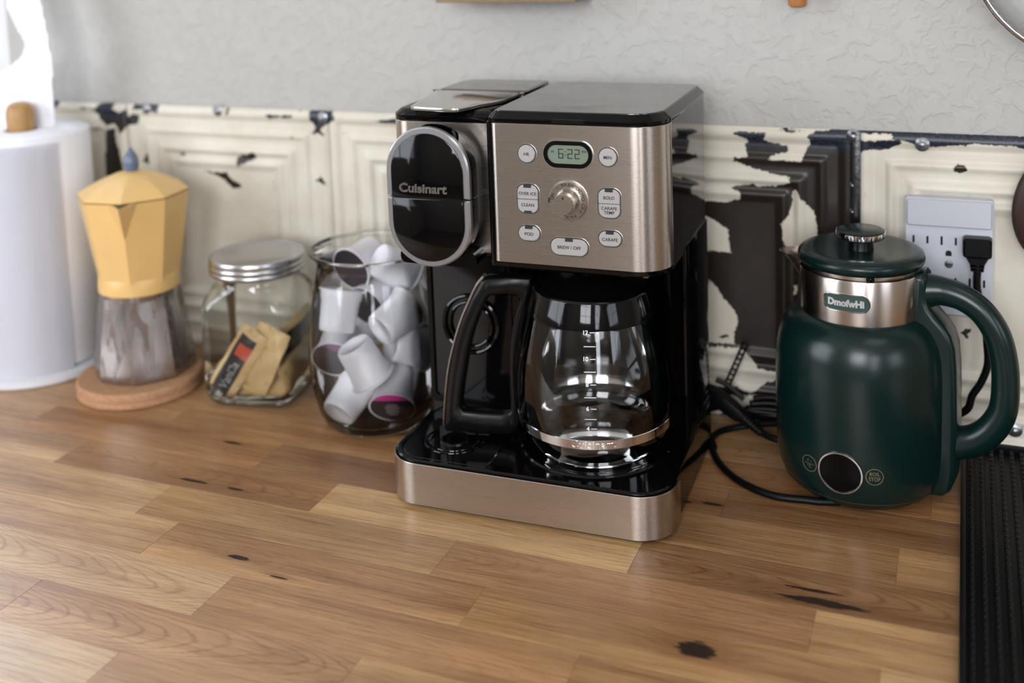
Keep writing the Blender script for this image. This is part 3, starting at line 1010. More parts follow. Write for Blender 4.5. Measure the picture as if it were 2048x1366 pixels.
# right lid
lo = rr(SPLIT, 0.0215, RX0 + 0.0004, 0.2100, (0.012, 0.032, 0.016, 0.0065), 14)
bm = prism(lo, [(hz1, 0.0004), (hz1 + 0.0006, 0.0), (0.3645, 0.0), (0.3702, 0.0058)])
lid = link('reservoir_lid', bm, BLACK, mach)
bm = prism(rr(SPLIT + .0062, .0290, RX0 - .0064, .2050, (.006, .027, .012, .003), 12), [(0.3680, 0), (0.3704, 0.0), (0.3708, 0.0005)])
link('steel_sheet', bm, LIDTOP, lid)
bm = prism([(0.0330, 0.3618), (0.0640, 0.3618), (0.0630, 0.3655), (0.0340, 0.3655)], [(0, 0), (0.0012, 0.0004)], plane='xz', off=0.0225)
link('latch', bm, BLACKM, lid)

# left lid, lever plate and rear flap
lo = rr(HL, 0.0450, SPLIT - 0.0006, 0.2080, (0.020, 0.009, 0.009, 0.016), 10)
bm = prism(lo, [(0.3556, 0.0004), (0.3562, 0.0), (0.3605, 0.0), (0.3650, 0.0055), (0.3660, 0.0080)])
plid = link('pod_lid', bm, BLACK, mach)
lev = [(-0.1105, 0.0450), (-0.1085, 0.0385), (-0.1000, 0.0350), (-0.0850, 0.0325), (-0.0680, 0.0310), (-0.0585, 0.0340), (-0.0520, 0.0480), (-0.0470, 0.0640), (-0.0400, 0.0760), (-0.0350, 0.0950), (-0.0345, 0.1260), (-0.0380, 0.1330), (-0.1220, 0.1330), (-0.1240, 0.1240)]
P = [Vector((a, b, 0)) for a, b in lev]
sm = [(v.x, v.y) for v in smooth_path(P + [P[0]], 4)][:-1]
bm = prism(sm, [(0.3665, 0.0016), (0.3672, 0.0004), (0.3690, 0.0), (0.3702, 0.0003), (0.3708, 0.0012)])
link('lever_plate', bm, LEVER, plid)
bm = prism(rr(-0.1230, 0.1360, SPLIT - 0.001, 0.2060, (0.002, 0.001, 0.002, 0.022), 8), [(0.3664, 0.001), (0.3700, 0.0), (0.3716, 0.0012)])
link('rear_flap', bm, LIDTOP, plid)

# pod door
DCX, DCZ, DW, DH, DS = -0.0828, 0.2918, 0.0822, 0.1292, 0.2912
st = stadium(DCX, DCZ, 0.0745, 0.1215, 20)
bm = prism(st, [(0.0, 0), (0.0290, 0.0)], plane='xz', off=0.0450)
link('door_housing', bm, BLACKM, mach)
bm = prism(rr(-0.1180, 0.2262, -0.0420, 0.2400, 0.006, 5), [(0.0, 0), (0.024, 0.0)], plane='xz', off=0.0470)
link('outlet_block', bm, BLACK, mach)


def half_stadium(w, h, upper, gap=0.0005, cz=DCZ, seg=24):
    r = w / 2
    if upper:
        zc = cz + h / 2 - r
        return [(DCX + r, DS + gap)] + [(DCX + r * cos(t), zc + r * sin(t)) for t in np.linspace(0, pi, seg)] + [(DCX - r, DS + gap)]
    zc = cz - h / 2 + r
    return [(DCX - r, DS - gap)] + [(DCX + r * cos(t), zc + r * sin(t)) for t in np.linspace(pi, 2 * pi, seg)] + [(DCX + r, DS - gap)]


for up in (True, False):
    q = half_stadium(DW, DH, up)
    bm = prism(q, [(0.0, 0.0004), (0.0142, 0.0004)], plane='xz', off=0.0315)
    d = link('door_upper' if up else 'door_lower', bm, BLACK, mach)
    bm = prism(q, [(0.0140, 0.0), (0.0178, 0.0002), (0.0192, 0.0016)], plane='xz', off=0.0315)
    link('silver_rim', bm, SILVER, d)
    q2 = half_stadium(DW - 0.0115, DH - 0.0115, up)
    bm = prism(q2, [(0.0, 0.0), (0.0012, 0.0), (0.0017, 0.0010)], plane='xz', off=0.0315 - 0.0188)
    link('black_face', bm, BLACK, d)
    if up:
        t = text_bm('Cuisinart', 0.0112, 0.00035, 0.0006)
        ww = max(v.co.x for v in t.verts) - min(v.co.x for v in t.verts)
        for v in t.verts: v.co.x *= 0.0472 / ww
        move(t, DCX - 0.0040, 0.0108, 0.3000)
        link('lettering', t, CHROME, d, smooth=0)

# controls
CX0 = 0.0472
YP = 0.0220


def button(name, cx, cz, w, h, r=None, shape='stadium', led_top=True, led_bot=False, lines=(), ts=0.0041, h_=0.0016):
    if shape == 'circle': o1 = lambda d: [(cx + (w / 2 + d) * cos(2 * pi * i / 40), cz + (w / 2 + d) * sin(2 * pi * i / 40)) for i in range(40)]
    else: o1 = lambda d: rr(cx - w / 2 - d, cz - h / 2 - d, cx + w / 2 + d, cz + h / 2 + d, min(r + d, (h / 2 + d) * 0.9999), 10)
    b = link(name, prism(o1(0), [(-0.001, 0), (h_ * 0.6, 0.0), (h_, 0.0007)], plane='xz', off=YP), BUTTON, mach)
    link('gap', ringprism(o1(0.0007), o1(0.0), -0.0005, 0.0002, plane='xz', off=YP), INK, b)
    link('bezel', ringprism(o1(0.0012), o1(0.0007), -0.0005, 0.0006, plane='xz', off=YP), CHROME, b)
    hw = 0.0035
    if led_top: link('indicator', prism(rr(cx - hw, cz + h / 2 - 0.0024, cx + hw, cz + h / 2 + 0.0002, 0.0004, 3), [(0, 0), (h_ + 0.0003, 0.0)], plane='xz', off=YP), simple_ind, b)
    if led_bot: link('indicator', prism(rr(cx - hw, cz - h / 2 - 0.0002, cx + hw, cz - h / 2 + 0.0022, 0.0004, 3), [(0, 0), (h_ + 0.0003, 0.0)], plane='xz', off=YP), simple_ind, b)
    bm = bmesh.new()
    for (s, dz) in lines:
        t = text_bm(s, ts, 0.00004, 0.00008)
        move(t, cx, YP - h_ - 0.0001, cz + dz)
        merge(bm, t)
    link('lettering', bm, INK, b, smooth=0)
    return b


simple_ind = simple('dark_indicator', srgb(44, 48, 54), 0.3)
button('hour_button', CX0 - 0.0370, 0.3341, 0.0158, 0.0158, shape='circle', led_top=False, lines=(('HR', -0.0003),))
button('minute_button', CX0 + 0.0365, 0.3341, 0.0158, 0.0158, shape='circle', led_top=False, lines=(('MIN', -0.0003),))
b = button('over_ice_button', CX0 - 0.0372, 0.29375, 0.0192, 0.0252, r=0.0065, led_bot=True, lines=(('OVER ICE', 0.0048), ('CLEAN', -0.0054)), ts=0.0039)
link('divider', box(CX0 - 0.0468, YP - 0.0019, 0.29355, CX0 - 0.0276, YP - 0.001, 0.29395), INK, b, smooth=0)
b = button('bold_button', CX0 + 0.0368, 0.29375, 0.0192, 0.0252, r=0.0065, lines=(('BOLD', 0.0050), ('CARAFE', -0.0042), ('TEMP', -0.0080)), ts=0.0039)
link('divider', box(CX0 + 0.0272, YP - 0.0019, 0.29355, CX0 + 0.0464, YP - 0.001, 0.29395), INK, b, smooth=0)
button('pod_button', CX0 - 0.0370, 0.2627, 0.0196, 0.0132, r=0.0066, lines=(('POD', -0.0006),))
button('carafe_button', CX0 + 0.0368, 0.2627, 0.0200, 0.0132, r=0.0066, lines=(('CARAFE', -0.0006),), ts=0.0039)
button('brew_button', CX0 - 0.0002, 0.2528, 0.0338, 0.0150, r=0.0074, lines=(('BREW / OFF', -0.0004),))

# clock display
so = lambda d: rr(CX0 + 0.0008 - 0.0222 - d, 0.3349 - 0.0118 - d, CX0 + 0.0008 + 0.0222 + d, 0.3349 + 0.0118 + d, 0.0117 + d, 12)
clock = link('clock', ringprism(so(0.0), so(-0.0036), -0.001, 0.0012, plane='xz', off=YP), BLACK, mach)
link('bezel', ringprism(so(0.0008), so(0.0), -0.0005, 0.0014, plane='xz', off=YP), CHROME, clock)
link('screen', prism(so(-0.0035), [(-0.001, 0), (0.0004, 0)], plane='xz', off=YP), LCD, clock)
bm = bmesh.new()
SEG = {'6': 'abcdefg'.replace('b', ''), '2': 'abged'}
def seg7(ch, x, z, w=0.0046, h=0.0086, t=0.0009):
    g = {'a': (x, z + h - t, x + w, z + h), 'd': (x, z, x + w, z + t), 'g': (x, z + h / 2 - t / 2, x + w, z + h / 2 + t / 2),
         'f': (x, z + h / 2, x + t, z + h), 'e': (x, z, x + t, z + h / 2), 'b': (x + w - t, z + h / 2, x + w, z + h), 'c': (x + w - t, z, x + w, z + h / 2)}
    for k in SEG[ch]:
        q = g[k]; box(q[0], YP - 0.0006, q[1], q[2], YP - 0.0003, q[3], bm)
z7 = 0.3312
seg7('6', CX0 - 0.0080, z7); seg7('2', CX0 + 0.0003, z7); seg7('2', CX0 + 0.0068, z7)
for dz in (0.0026, 0.0058): box(CX0 - 0.0021, YP - 0.0006, z7 + dz, CX0 - 0.0012, YP - 0.0003, z7 + dz + 0.0009, bm)
t = text_bm('M', 0.0034, 0, 0.0001); merge(bm, move(t, CX0 - 0.0133, YP - 0.0005, 0.3368))
t = text_bm('PM', 0.0034, 0, 0.0001); merge(bm, move(t, CX0 + 0.0152, YP - 0.0005, 0.3376))
link('digits', bm, simple('lcd_digit', srgb(34, 42, 40), 0.5), clock, smooth=0)

# mode dial
KX, KZ = CX0 + 0.0001, 0.2944
dial = link('mode_dial', disc_bm(0.0178, YP + 0.001, YP - 0.0030, 56, KX, KZ, 0.0012), STEEL, mach)
bm = bmesh.new()
for s, am in (('BREW', 90), ('AUTO OFF', 4), ('ON', 166), ('PROG', -80)):
    k = 11.5
    L = (len(s) - 1) * k
    for i, chh in enumerate(s):
        if chh == ' ': continue
        a = radians(am + L / 2 - i * k)
        t = text_bm(chh, 0.0042, 0.00004, 0.0001)
        move(t, 0, 0, 0, Matrix.Rotation(-(a - pi / 2), 3, 'Y'))
        merge(bm, move(t, KX + 0.0142 * cos(a), YP - 0.0031, KZ + 0.0142 * sin(a)))
for am in (52, 128, -44):
    a = radians(am)
    t = text_bm('I', 0.0034, 0, 0.0001); move(t, 0, 0, 0, Matrix.Rotation(-(a - pi / 2), 3, 'Y'))
    merge(bm, move(t, KX + 0.0142 * cos(a), YP - 0.0031, KZ + 0.0142 * sin(a)))
link('lettering', bm, INK, dial, smooth=0)
pts = [(KX + r_ * cos(t), KZ + r_ * sin(t)) for r_, t in [(0.0112, 2 * pi * i / 48) for i in range(48)]]
link('collar', prism(pts, [(0.002, 0), (0.0045, 0.0), (0.0105, 0.0022)], plane='xz', off=YP), STEEL, dial)
pts = [(KX + (0.0092 + 0.00012 * (i % 2)) * cos(2 * pi * i / 90), KZ + (0.0092 + 0.00012 * (i % 2)) * sin(2 * pi * i / 90)) for i in range(90)]
link('knob_cap', prism(pts, [(0.008, 0), (0.0155, 0.0), (0.0162, 0.0006)], plane='xz', off=YP), STEEL, dial)
link('pointer_dot', disc_bm(0.0011, YP - 0.0160, YP - 0.0164, 16, KX, KZ + 0.0056), INK, dial)
link('pointer_bar', box(KX - 0.0177, YP - 0.0034, KZ - 0.0022, KX - 0.0160, YP - 0.0028, KZ + 0.0022), INK, dial)

# ================================================================ carafe
CW = ORG + VU * CCX + VV * CCY
car = empty('carafe', (CW.x, CW.y, 0.0), label='empty glass carafe with black handle and numbered level marks', category='carafe')
HA = radians(190)
gp = [(0, .0505), (.046, .0495), (.052, .0482), (.058, .0490), (.064, .0530), (.0685, .0600), (.0705, .0690), (.0713, .0780), (.0727, .0900), (.0730, .1050), (.0718, .1200),
      (.0695, .1370), (.0662, .1520), (.0630, .1660), (.0612, .1740), (.0600, .1790), (.0597, .1830)]
def gr(z): return float(np.interp(z, [b for a, b in gp[3:]], [a for a, b in gp[3:]]))
link('glass_vessel', lathe(gp, 96), GLASSC, car, smooth=60)
bm = lathe([(.0716, .0728), (.0722, .0732), (.0726, .0812), (.0720, .0816)], 96)
band = link('steel_band', bm, CHROME, car)
t = text_bm('Cuisinart', 0.0098, 0.0002, 0.0005)
ww = max(v.co.x for v in t.verts) - min(v.co.x for v in t.verts)
for v in t.verts: v.co.x *= 0.0410 / ww
link('lettering', wrap(t, 0.0727, radians(-74), 0.0772), STEEL, band, smooth=0)
bm = lathe([(.0602, .1760), (.0612, .1764), (.0608, .1800), (.0580, .1900), (.0555, .1985), (.0545, .2010), (.0500, .2020), (.0490, .1990), (.0505, .1900), (.0550, .1770)], 96)
collar = link('collar', bm, BLACK, car, smooth=60)
bm = lathe([(0, .2065), (.020, .2062), (.024, .2040), (.044, .2035), (.0500, .2015), (.0500, .1960), (.0, .1950)][::-1], 64)
link('lid', bm, BLACKM, car, smooth=50)
# handle: flat frame with an opening, in the plane through the axis
hd = Vector((cos(HA), sin(HA), 0)); hn = Vector((-sin(HA), cos(HA), 0))
outer = [(.0560, .2060), (.0760, .2062), (.0985, .2050), (.1040, .2010), (.1140, .1840), (.1240, .1620), (.1320, .1380), (.1385, .1110), (.1425, .0850), (.1450, .0600), (.1450, .0530), (.1400, .0500),
         (.1100, .0500), (.0850, .0505), (.0745, .0530), (.0745, .0600), (.0742, .0800), (.0742, .1000), (.0738, .1200), (.0715, .1400), (.0670, .1600), (.0628, .1750), (.0590, .1860), (.0560, .1960)]
inner = [(.0700, .1880), (.0800, .1885), (.0960, .1870), (.0990, .1840), (.1060, .1700), (.1140, .1500), (.1190, .1330), (.1230, .1130), (.1265, .0950), (.1290, .0780), (.1290, .0740), (.1260, .0715),
         (.1100, .0712), (.0900, .0712), (.0815, .0722), (.0800, .0750), (.0800, .0850), (.0800, .1000), (.0798, .1200), (.0785, .1400), (.0755, .1560), (.0720, .1720), (.0690, .1790), (.0672, .1850)]
bm = bmesh.new()
HT = 0.0085
lev = [(-HT, 0.0022), (-HT + 0.002, 0.0), (HT - 0.002, 0.0), (HT, 0.0022)]
def hring(pts, d, inv):
    q = inset(pts[::-1] if not inv else pts[::-1], d if not inv else -d)[::-1]
    return q
RO, RI = [], []
for h_, d in lev:
    qo = inset(outer[::-1], d)[::-1]; qi = inset(inner[::-1], -d)[::-1]
    RO.append([bm.verts.new(hd * a + hn * h_ + Vector((0, 0, b))) for a, b in qo])
    RI.append([bm.verts.new(hd * a + hn * h_ + Vector((0, 0, b))) for a, b in qi])
n = len(outer)
for RR in (RO, RI):
    for A, B in zip(RR, RR[1:]):
        for i in range(n): bm.faces.new((A[i], A[(i + 1) % n], B[(i + 1) % n], B[i]))
for k in (0, -1):
    for i in range(n): bm.faces.new((RO[k][i], RO[k][(i + 1) % n], RI[k][(i + 1) % n], RI[k][i]))
hdl = link('handle', bm, BLACKM, car, smooth=50)
pts = [hd * (a + 0.0008) + Vector((0, 0, b)) for a, b in [(.1010, .2040), (.1085, .1950), (.1160, .1800), (.1250, .1600), (.1330, .1360), (.1393, .1110), (.1432, .0850), (.1458, .0600), (.1458, .0540)]]
link('steel_trim', tube(pts, 0.0022, 10, squash=2.6, up=None), STEEL, hdl)
bm = bmesh.new()
for i, (z, lab) in enumerate(((.1757, '12'), (.1640, None), (.1535, '10'), (.1428, None), (.1320, '8'), (.1210, None), (.1110, '6'), (.1018, None), (.0930, '4'))):
    R_ = gr(z) + 0.0006
    t = bmesh.new()
    if lab:
        box(0.0012, -0.0001, -0.0003, 0.0062, 0.0001, 0.0003, t)
        q = text_bm(lab, 0.0052, 0.0001, 0.0001, align='RIGHT'); merge(t, move(q, -0.0002, 0, 0))
    else: box(-0.0042, -0.0001, -0.0003, 0.0062, 0.0001, 0.0003, t)
    wrap(t, R_, radians(-75.5), z, rfn=lambda zz: gr(zz) + 0.0006)
    merge(bm, t)
link('level_marks', bm, WHITEINK, car, smooth=0)

# ================================================================ kettle
KC = Vector((-0.088, -0.100, 0.0))
ket = empty('electric_kettle', KC, 0.0, label='dark green electric kettle with steel collar and looped handle', category='kettle')
FR = radians(-98.5)                      # azimuth the kettle faces
KHA = FR + radians(89)
kp = [(0, .0005), (.052, .0005), (.0600, .0020), (.0650, .0060), (.0690, .0105), (.0698, .0112), (.0700, .0120), (.0703, .0124), (.0745, .0220), (.0765, .0350), (.0773, .0550), (.0776, .0850), (.0776, .1120), (.0772, .1250),
      (.0762, .1360), (.0742, .1460), (.0710, .1545), (.0665, .1615), (.0610, .1662), (.0562, .1685), (.0550, .1690), (.0500, .1692)]
def kr(z): return float(np.interp(z, [b for a, b in kp[4:-1]], [a for a, b in kp[4:-1]]))
link('body', lathe(kp, 96), GREEN, ket, smooth=60)
link('base_seam', lathe([(.0700, .0113), (.0704, .0117), (.0700, .0121)], 96), simple('dark_seam', srgb(10, 26, 24), 0.4), ket)
link('collar', lathe([(.0545, .1660), (.0549, .1665), (.0553, .1700), (.0553, .2085), (.0549, .2095), (.0540, .2095), (.0532, .2060), (.0530, .1980)], 96), STEEL_V, ket)
link('lid_ring', lathe([(.0515, .2050), (.0522, .2060), (.0524, .2140), (.0500, .2150)], 96), STEEL_V, ket)
lidk = link('lid', lathe([(.0, .2130), (.0500, .2130), (.0540, .2138), (.0562, .2165), (.0568, .2195), (.0560, .2225), (.0535, .2250), (.0500, .2262), (.0440, .2262), (.0300, .2252), (0, .2248)], 96), GREEN, ket, smooth=60)
knob = link('lid_knob', lathe([(0, .2240), (.0120, .2240), (.0112, .2290), (.0108, .2360), (.0, .2362)], 40), BLACKM, lidk)
bm = lathe([(.0, .2355), (.0205, .2355), (.0216, .2365), (.0220, .2405), (.0222, .2418), (.0210, .2420), (0, .2420)], 120, fn=lambda i, z: 1.0 + (0.012 if (i // 2) % 2 and .236 < z < .2412 else 0.0))
link('knurled_rim', bm, CHROME, lidk)
link('knob_top', lathe([(0, .2419), (.0208, .2419), (.0214, .2424), (.0200, .2431), (0, .2436)], 64), GREEN, lidk)
bm = lathe([(0, 0), (.0036, 0), (.0036, .0012), (.0022, .0014), (.0018, .0026), (0, .0030)], 24)
rot = Matrix.Rotation(FR + radians(22) + pi / 2, 3, 'Z') @ Matrix.Rotation(pi / 2, 3, 'X')
pv = Vector((cos(FR + radians(22)), sin(FR + radians(22)), 0))
move(bm, *(pv * 0.0528 + Vector((0, 0, .2118))), rot)
link('hinge_pin', bm, BLACK, ket)
# spout on the side away from the handle
sd = Vector((cos(KHA + pi), sin(KHA + pi), 0)); sn = Vector((-sd.y, sd.x, 0))
bm = bmesh.new()
prev = None
for k in range(9):
    f_ = k / 8
    z = .1830 + (.2150 - .1830) * f_
    reach = .0535 + (.0235) * (f_ ** 1.5)
    w = .0040 + .0125 * f_
    row = []
    for i in range(13):
        t = (i / 12 - 0.5) * pi
        row.append(bm.verts.new(sd * (.0500 + (reach - .0500) * cos(t)) + sn * (w * sin(t)) + Vector((0, 0, z))))
    if prev:
        for i in range(12): bm.faces.new((prev[i], prev[i + 1], row[i + 1], row[i]))
    prev = row
bmesh.ops.solidify(bm, geom=list(bm.faces), thickness=0.0009)
link('spout', bm, STEEL_V, ket, smooth=60)
# badge
badge = link('badge', wrap(slice_x(prism(stadium(0, 0, 0.0405, 0.0150, 10), [(0, 0), (0.0010, 0)], plane='xz'), .0022), .0552, FR, .1900), simple('badge_green', srgb(44, 66, 62), 0.4), ket, smooth=30)
link('badge_rim', wrap(slice_x(ringprism(stadium(0, 0, 0.0420, 0.0165, 10), stadium(0, 0, 0.0398, 0.0143, 10), 0, 0.0016, plane='xz'), .0022), .0552, FR, .1900), CHROME, badge)
t = text_bm('DmofwHi', 0.0082, 0.0005, 0.0003)
ww = max(v.co.x for v in t.verts) - min(v.co.x for v in t.verts)
for v in t.verts: v.co.x *= 0.0315 / ww
move(t, 0, -0.0014, 0)
link('lettering', wrap(t, .0552, FR, .1898), simple('badge_silver', srgb(200, 202, 204), 0.3, 0.6), badge, smooth=0)


def kwrap(bm, az, z): return wrap(bm, .0770, az, z, rfn=lambda zz: kr(zz) + 0.0002)


def ringpts(r, n=48): return [(r * cos(2 * pi * i / n), r * sin(2 * pi * i / n)) for i in range(n)]


bmx = prism(ringpts(.0185), [(0, 0), (0.0004, 0)], plane='xz')
bmesh.ops.triangulate(bmx, faces=bmx.faces[:])
# a fan of rings keeps the disc on the curved wall
bm = bmesh.new()
rings = []
for rad in (0.0005, .005, .010, .0145, .0186):
    rings.append([bm.verts.new((rad * cos(2 * pi * i / 48), -0.0004, rad * sin(2 * pi * i / 48))) for i in range(48)])
for A, B in zip(rings, rings[1:]):
    for i in range(48): bm.faces.new((A[i], A[(i + 1) % 48], B[(i + 1) % 48], B[i]))
bm.faces.new(rings[0])
bmx.free()
disp = link('display', kwrap(bm, FR, .0410), simple('black_display_glass', srgb(6, 6, 7), 0.22, 0.0, 0.15), ket, smooth=60)
link('display_ring', kwrap(ringprism(ringpts(.0195, 64), ringpts(.0182, 64), 0, 0.0012, plane='xz'), FR, .0410), CHROME, disp)
for nm, az, txt in (('boil_stop_pad', FR + radians(22.0), ('BOIL', 'STOP')), ('temperature_pad', FR - radians(21.8), ('+ -', '\u00b0C'))):
    pad = link(nm, kwrap(ringprism(ringpts(.0077), ringpts(.0071), 0, 0.0003, plane='xz'), az, .0415), GOLD, ket)
    bm = bmesh.new()
    for s, dz in zip(txt, (.0027, -.0025)):
        t = text_bm(s, .0042, 0.00002, .0001); merge(bm, move(t, 0, -0.0002, dz))
    box(-0.0052, -0.0003, -0.00015, 0.0052, -0.0001, 0.00015, bm)
    link('lettering', kwrap(bm, az, .0415), GOLD, pad, smooth=0)
# handle mount and handle
kd = Vector((cos(KHA), sin(KHA), 0)); kn = Vector((-sin(KHA), cos(KHA), 0))
prof = [(.040, .2110), (.0575, .2115), (.0605, .2080), (.0612, .1980), (.0616, .1890), (.0640, .1815), (.0700, .1740), (.0765, .1670), (.0820, .1585), (.0856, .1465), (.0870, .1300), (.0875, .1100), (.0876, .0600), (.0872, .0350),
        (.0860, .0230), (.0820, .0130), (.0760, .0075), (.060, .0060), (.040, .0060)]
bm = bmesh.new()
HW = .0165
rings = []
for h_, d in ((-HW, .0050), (-HW + .0012, .0022), (-HW + .0034, .0005), (-HW + .0060, 0), (HW - .0060, 0), (HW - .0034, .0005), (HW - .0012, .0022), (HW, .0050)):
    q = inset(prof[::-1], d)[::-1]
    rings.append([bm.verts.new(kd * a + kn * h_ + Vector((0, 0, b))) for a, b in q])
for A, B in zip(rings, rings[1:]):
    for i in range(len(prof)): bm.faces.new((A[i], A[(i + 1) % len(prof)], B[(i + 1) % len(prof)], B[i]))
bm.faces.new(rings[0]); bm.faces.new(rings[-1][::-1])
link('handle_mount', bm, GREEN, ket, smooth=50)
hp = [(.056, .1930), (.0720, .1945), (.0900, .1905), (.1060, .1800), (.1180, .1620), (.1240, .1390), (.1255, .1150), (.1235, .0930), (.1150, .0750), (.1020, .0620), (.0880, .0560), (.0740, .0535)]
pts = [kd * a + Vector((0, 0, b)) for a, b in hp]
rad = [.0150, .0118, .0108, .0106, .0106, .0106, .0108, .0110, .0118, .0126, .0134, .0150]
link('handle', tube(pts, rad, 20, squash=1.1, up=tuple(kn)), GREEN, ket, smooth=60)

# ================================================================ wall outlet, plug and cords
OX0, OX1, OZ0, OZ1 = -0.0537, 0.0272, 0.1400, 0.2560
out = empty('outlet_tap', (0, 0, 0), label='white six-socket wall tap with blank upper cover, behind the green kettle', category='outlet')
FY = -0.0200
# solid face; black pieces laid on it put the holes' darkness in by colour
cols = (-0.0387, -0.0130, 0.0126)
slots = []
for cx in cols:
    for base in (0.2148, 0.1748):
        slots += [(cx - 0.0064 - .0010, base - 0.0043 if cx == cols[1] or base < .2 and cx == cols[2] else base - .0036, cx - 0.0064 + .0010, base + 0.0043 if cx == cols[1] or base < .2 and cx == cols[2] else base + .0036),
                  (cx + 0.0064 - .0010, base - 0.0037, cx + 0.0064 + .0010, base + 0.0036)]
bm = prism(rr(OX0, OZ0, OX1, OZ1, .004, 5), [(0.0, 0), (0.0142, 0.0), (0.0160, 0.0016)], plane='xz', off=-0.0040)
link('plate', bm, OUTLETW, out)
bm = prism(rr(OX0 + .0022, 0.2290, OX1 - .0018, OZ1 - .0010, .0025, 5), [(0.0, 0.0), (0.0028, 0.0), (0.0042, 0.0012)], plane='xz', off=FY + .0005)
link('upper_cover', bm, simple('outlet_cover_white', srgb(188, 190, 198), 0.4), out)
SLOTM = simple('slot_black', srgb(12, 12, 14), 0.8)
for (a, b_, c, d) in slots: link('slot', box(a, FY - .0003, b_, c, FY + .0002, d), SLOTM, out, smooth=0)
for cx in cols:
    for gz in (0.2028, 0.1628):
        pts = rr(cx - .0028, gz - .0028, cx + .0028, gz + .0026, (.0004, .0004, .0026, .0026), 6)
        link('ground_hole', prism(pts, [(-0.0002, 0), (0.0003, 0)], plane='xz', off=FY), SLOTM, out, smooth=0)
bm = lathe([(0, 0), (.0040, 0), (.0038, .0010), (0, .0016)], 24); 
for v in bm.verts: v.co = Vector((v.co.x, -v.co.z, v.co.y))
scw = link('screw', bm, ZINC, out, loc=(-0.0127, FY, 0.1920))
link('screw_slot', box(-.0030, -.0019, -.0004, .0030, -.0014, .0004), SLOTM, scw, smooth=0)

plug = empty('power_plug', (0.0126, FY, 0.2110), label='black plug in the top right socket of the white wall tap with its hanging cord', category='plug')
bm = prism(rr(-.0132, -.0080, .0132, .0116, .0035, 6), [(0.0004, .0005), (.0020, 0.0), (.0130, .0004), (.0150, .0026)], plane='xz')
link('plug_body', bm, CORD, plug)
bm = prism([(-.0110, -.0060), (-.0062, -.0150), (.0062, -.0150), (.0110, -.0060)], [(0.0010, 0.0), (.0130, .0002), (.0150, .0018)], plane='xz')
link('plug_neck', bm, CORD, plug)
for k in range(4): link('relief_ridge', prism(rr(-.0074 + k * .0004, -.0105 - k * .0032, .0074 - k * .0004, -.0085 - k * .0032, .0009, 3), [(.004, 0), (.0162, 0.0004)], plane='xz'), CORD, plug)
PP = Vector((0.0126, FY, 0.2110))
cpts = [(0.0128, -0.0290, 0.2010), (0.0128, -0.0300, 0.1900), (0.0130, -0.0300, 0.1720), (0.0195, -0.0300, 0.1427), (0.0222, -0.0300, 0.1182), (0.0228, -0.0300, 0.0984), (0.0172, -0.0300, 0.0802), (0.0095, -0.0300, 0.0660), (0.0060, -0.0300, 0.0530), (-0.0035, -0.0300, 0.0450), (-0.0220, -0.0310, 0.0360), (-0.0500, -0.0260, 0.0180), (-0.0900, -0.018, 0.0060), (-0.130, -0.014, 0.0040)]
link('cord', tube([Vector(p) - PP for p in cpts], 0.0036, 12, squash=1.25), CORD, plug, smooth=180)

kc_ = empty('kettle_cord', (0, 0, 0), label='black cord looping on the worktop from under the green kettle', category='cord')
cp = [(-0.1010, -0.1570, .0042), (-0.1185, -0.1610, .0036), (-0.1317, -0.1622, .0036), (-0.1577, -0.1640, .0036), (-0.1823, -0.1545, .0036), (-0.2048, -0.1365, .0036), (-0.2240, -0.1085, .0036), (-0.2360, -0.0741, .0036), (-0.2340, -0.0540, .0036), (-0.2240, -0.0420, .0040), (-0.2060, -0.0330, .0060), (-0.1830, -0.0240, .0080), (-0.1600, -0.0160, .0060)]
link('cable', tube(cp, 0.0034, 12), CORD, kc_, smooth=180)

cc_ = empty('machine_cord', (0, 0, 0), label='black power cord with ribbed connector tangled behind the machine and kettle', category='cord')
link('connector', tube([(-0.2560, -0.0330, .036), (-0.2460, -0.0330, .036), (-0.2300, -0.0390, .031), (-0.2150, -0.0430, .023), (-0.2060, -0.0450, .018)], [.0085, .0105, .0105, .0095, .0060], 8, squash=0.85, smooth=True, sub=4), CORD, cc_, smooth=40)
for k in range(6):
    a = Vector((-0.2060, -0.0450, .018)); b2 = Vector((-0.1905, -0.0500, .009))
    p = a.lerp(b2, k / 5); d_ = (b2 - a).normalized()
    link('relief_ridge', tube([p - d_ * .0012, p + d_ * .0012], .0062 - k * .0003, 10, smooth=False), CORD, cc_, smooth=40)
link('cable', tube([(-0.2070, -0.0450, .019), (-0.1905, -0.0500, .009), (-0.1705, -0.0560, .0060), (-0.1540, -0.0470, .0050), (-0.1450, -0.0250, .0040), (-0.1700, -0.0135, .0130), (-0.2050, -0.0160, .0150), (-0.2400, -0.0200, .0160), (-0.2560, -0.0380, .012), (-0.2500, -0.0560, .0070), (-0.2330, -0.0800, .0036), (-0.2300, -0.0950, .0036)][:12], 0.0034, 12), CORD, cc_, smooth=180)
bm = bmesh.new()
for k in range(4):
    q = [(-0.2150 + .004 * k, -0.0140 - .0016 * k, .010 + .0066 * k), (-0.1850, -0.0140, .012 + .0066 * k), (-0.1550, -0.0120, .010 + .0066 * k), (-0.1350 - .003 * k, -0.0140, .014 + .0055 * k)]
    tube(q, 0.0034, 10, bm)
link('coil', bm, CORD, cc_, smooth=180)
bm = bmesh.new()
P0, P1 = Vector((-0.2120, -0.0125, 0.0860)), Vector((-0.2290, -0.0240, 0.0440))
d_ = (P1 - P0).normalized(); s_ = d_.cross(Vector((0, 1, 0))).normalized(); nrm = s_.cross(d_)
L = (P1 - P0).length
for side in (-1, 1):
    tube([P0 + s_ * side * .0026, P1 + s_ * side * .0026], .0011, 8, bm, smooth=False)
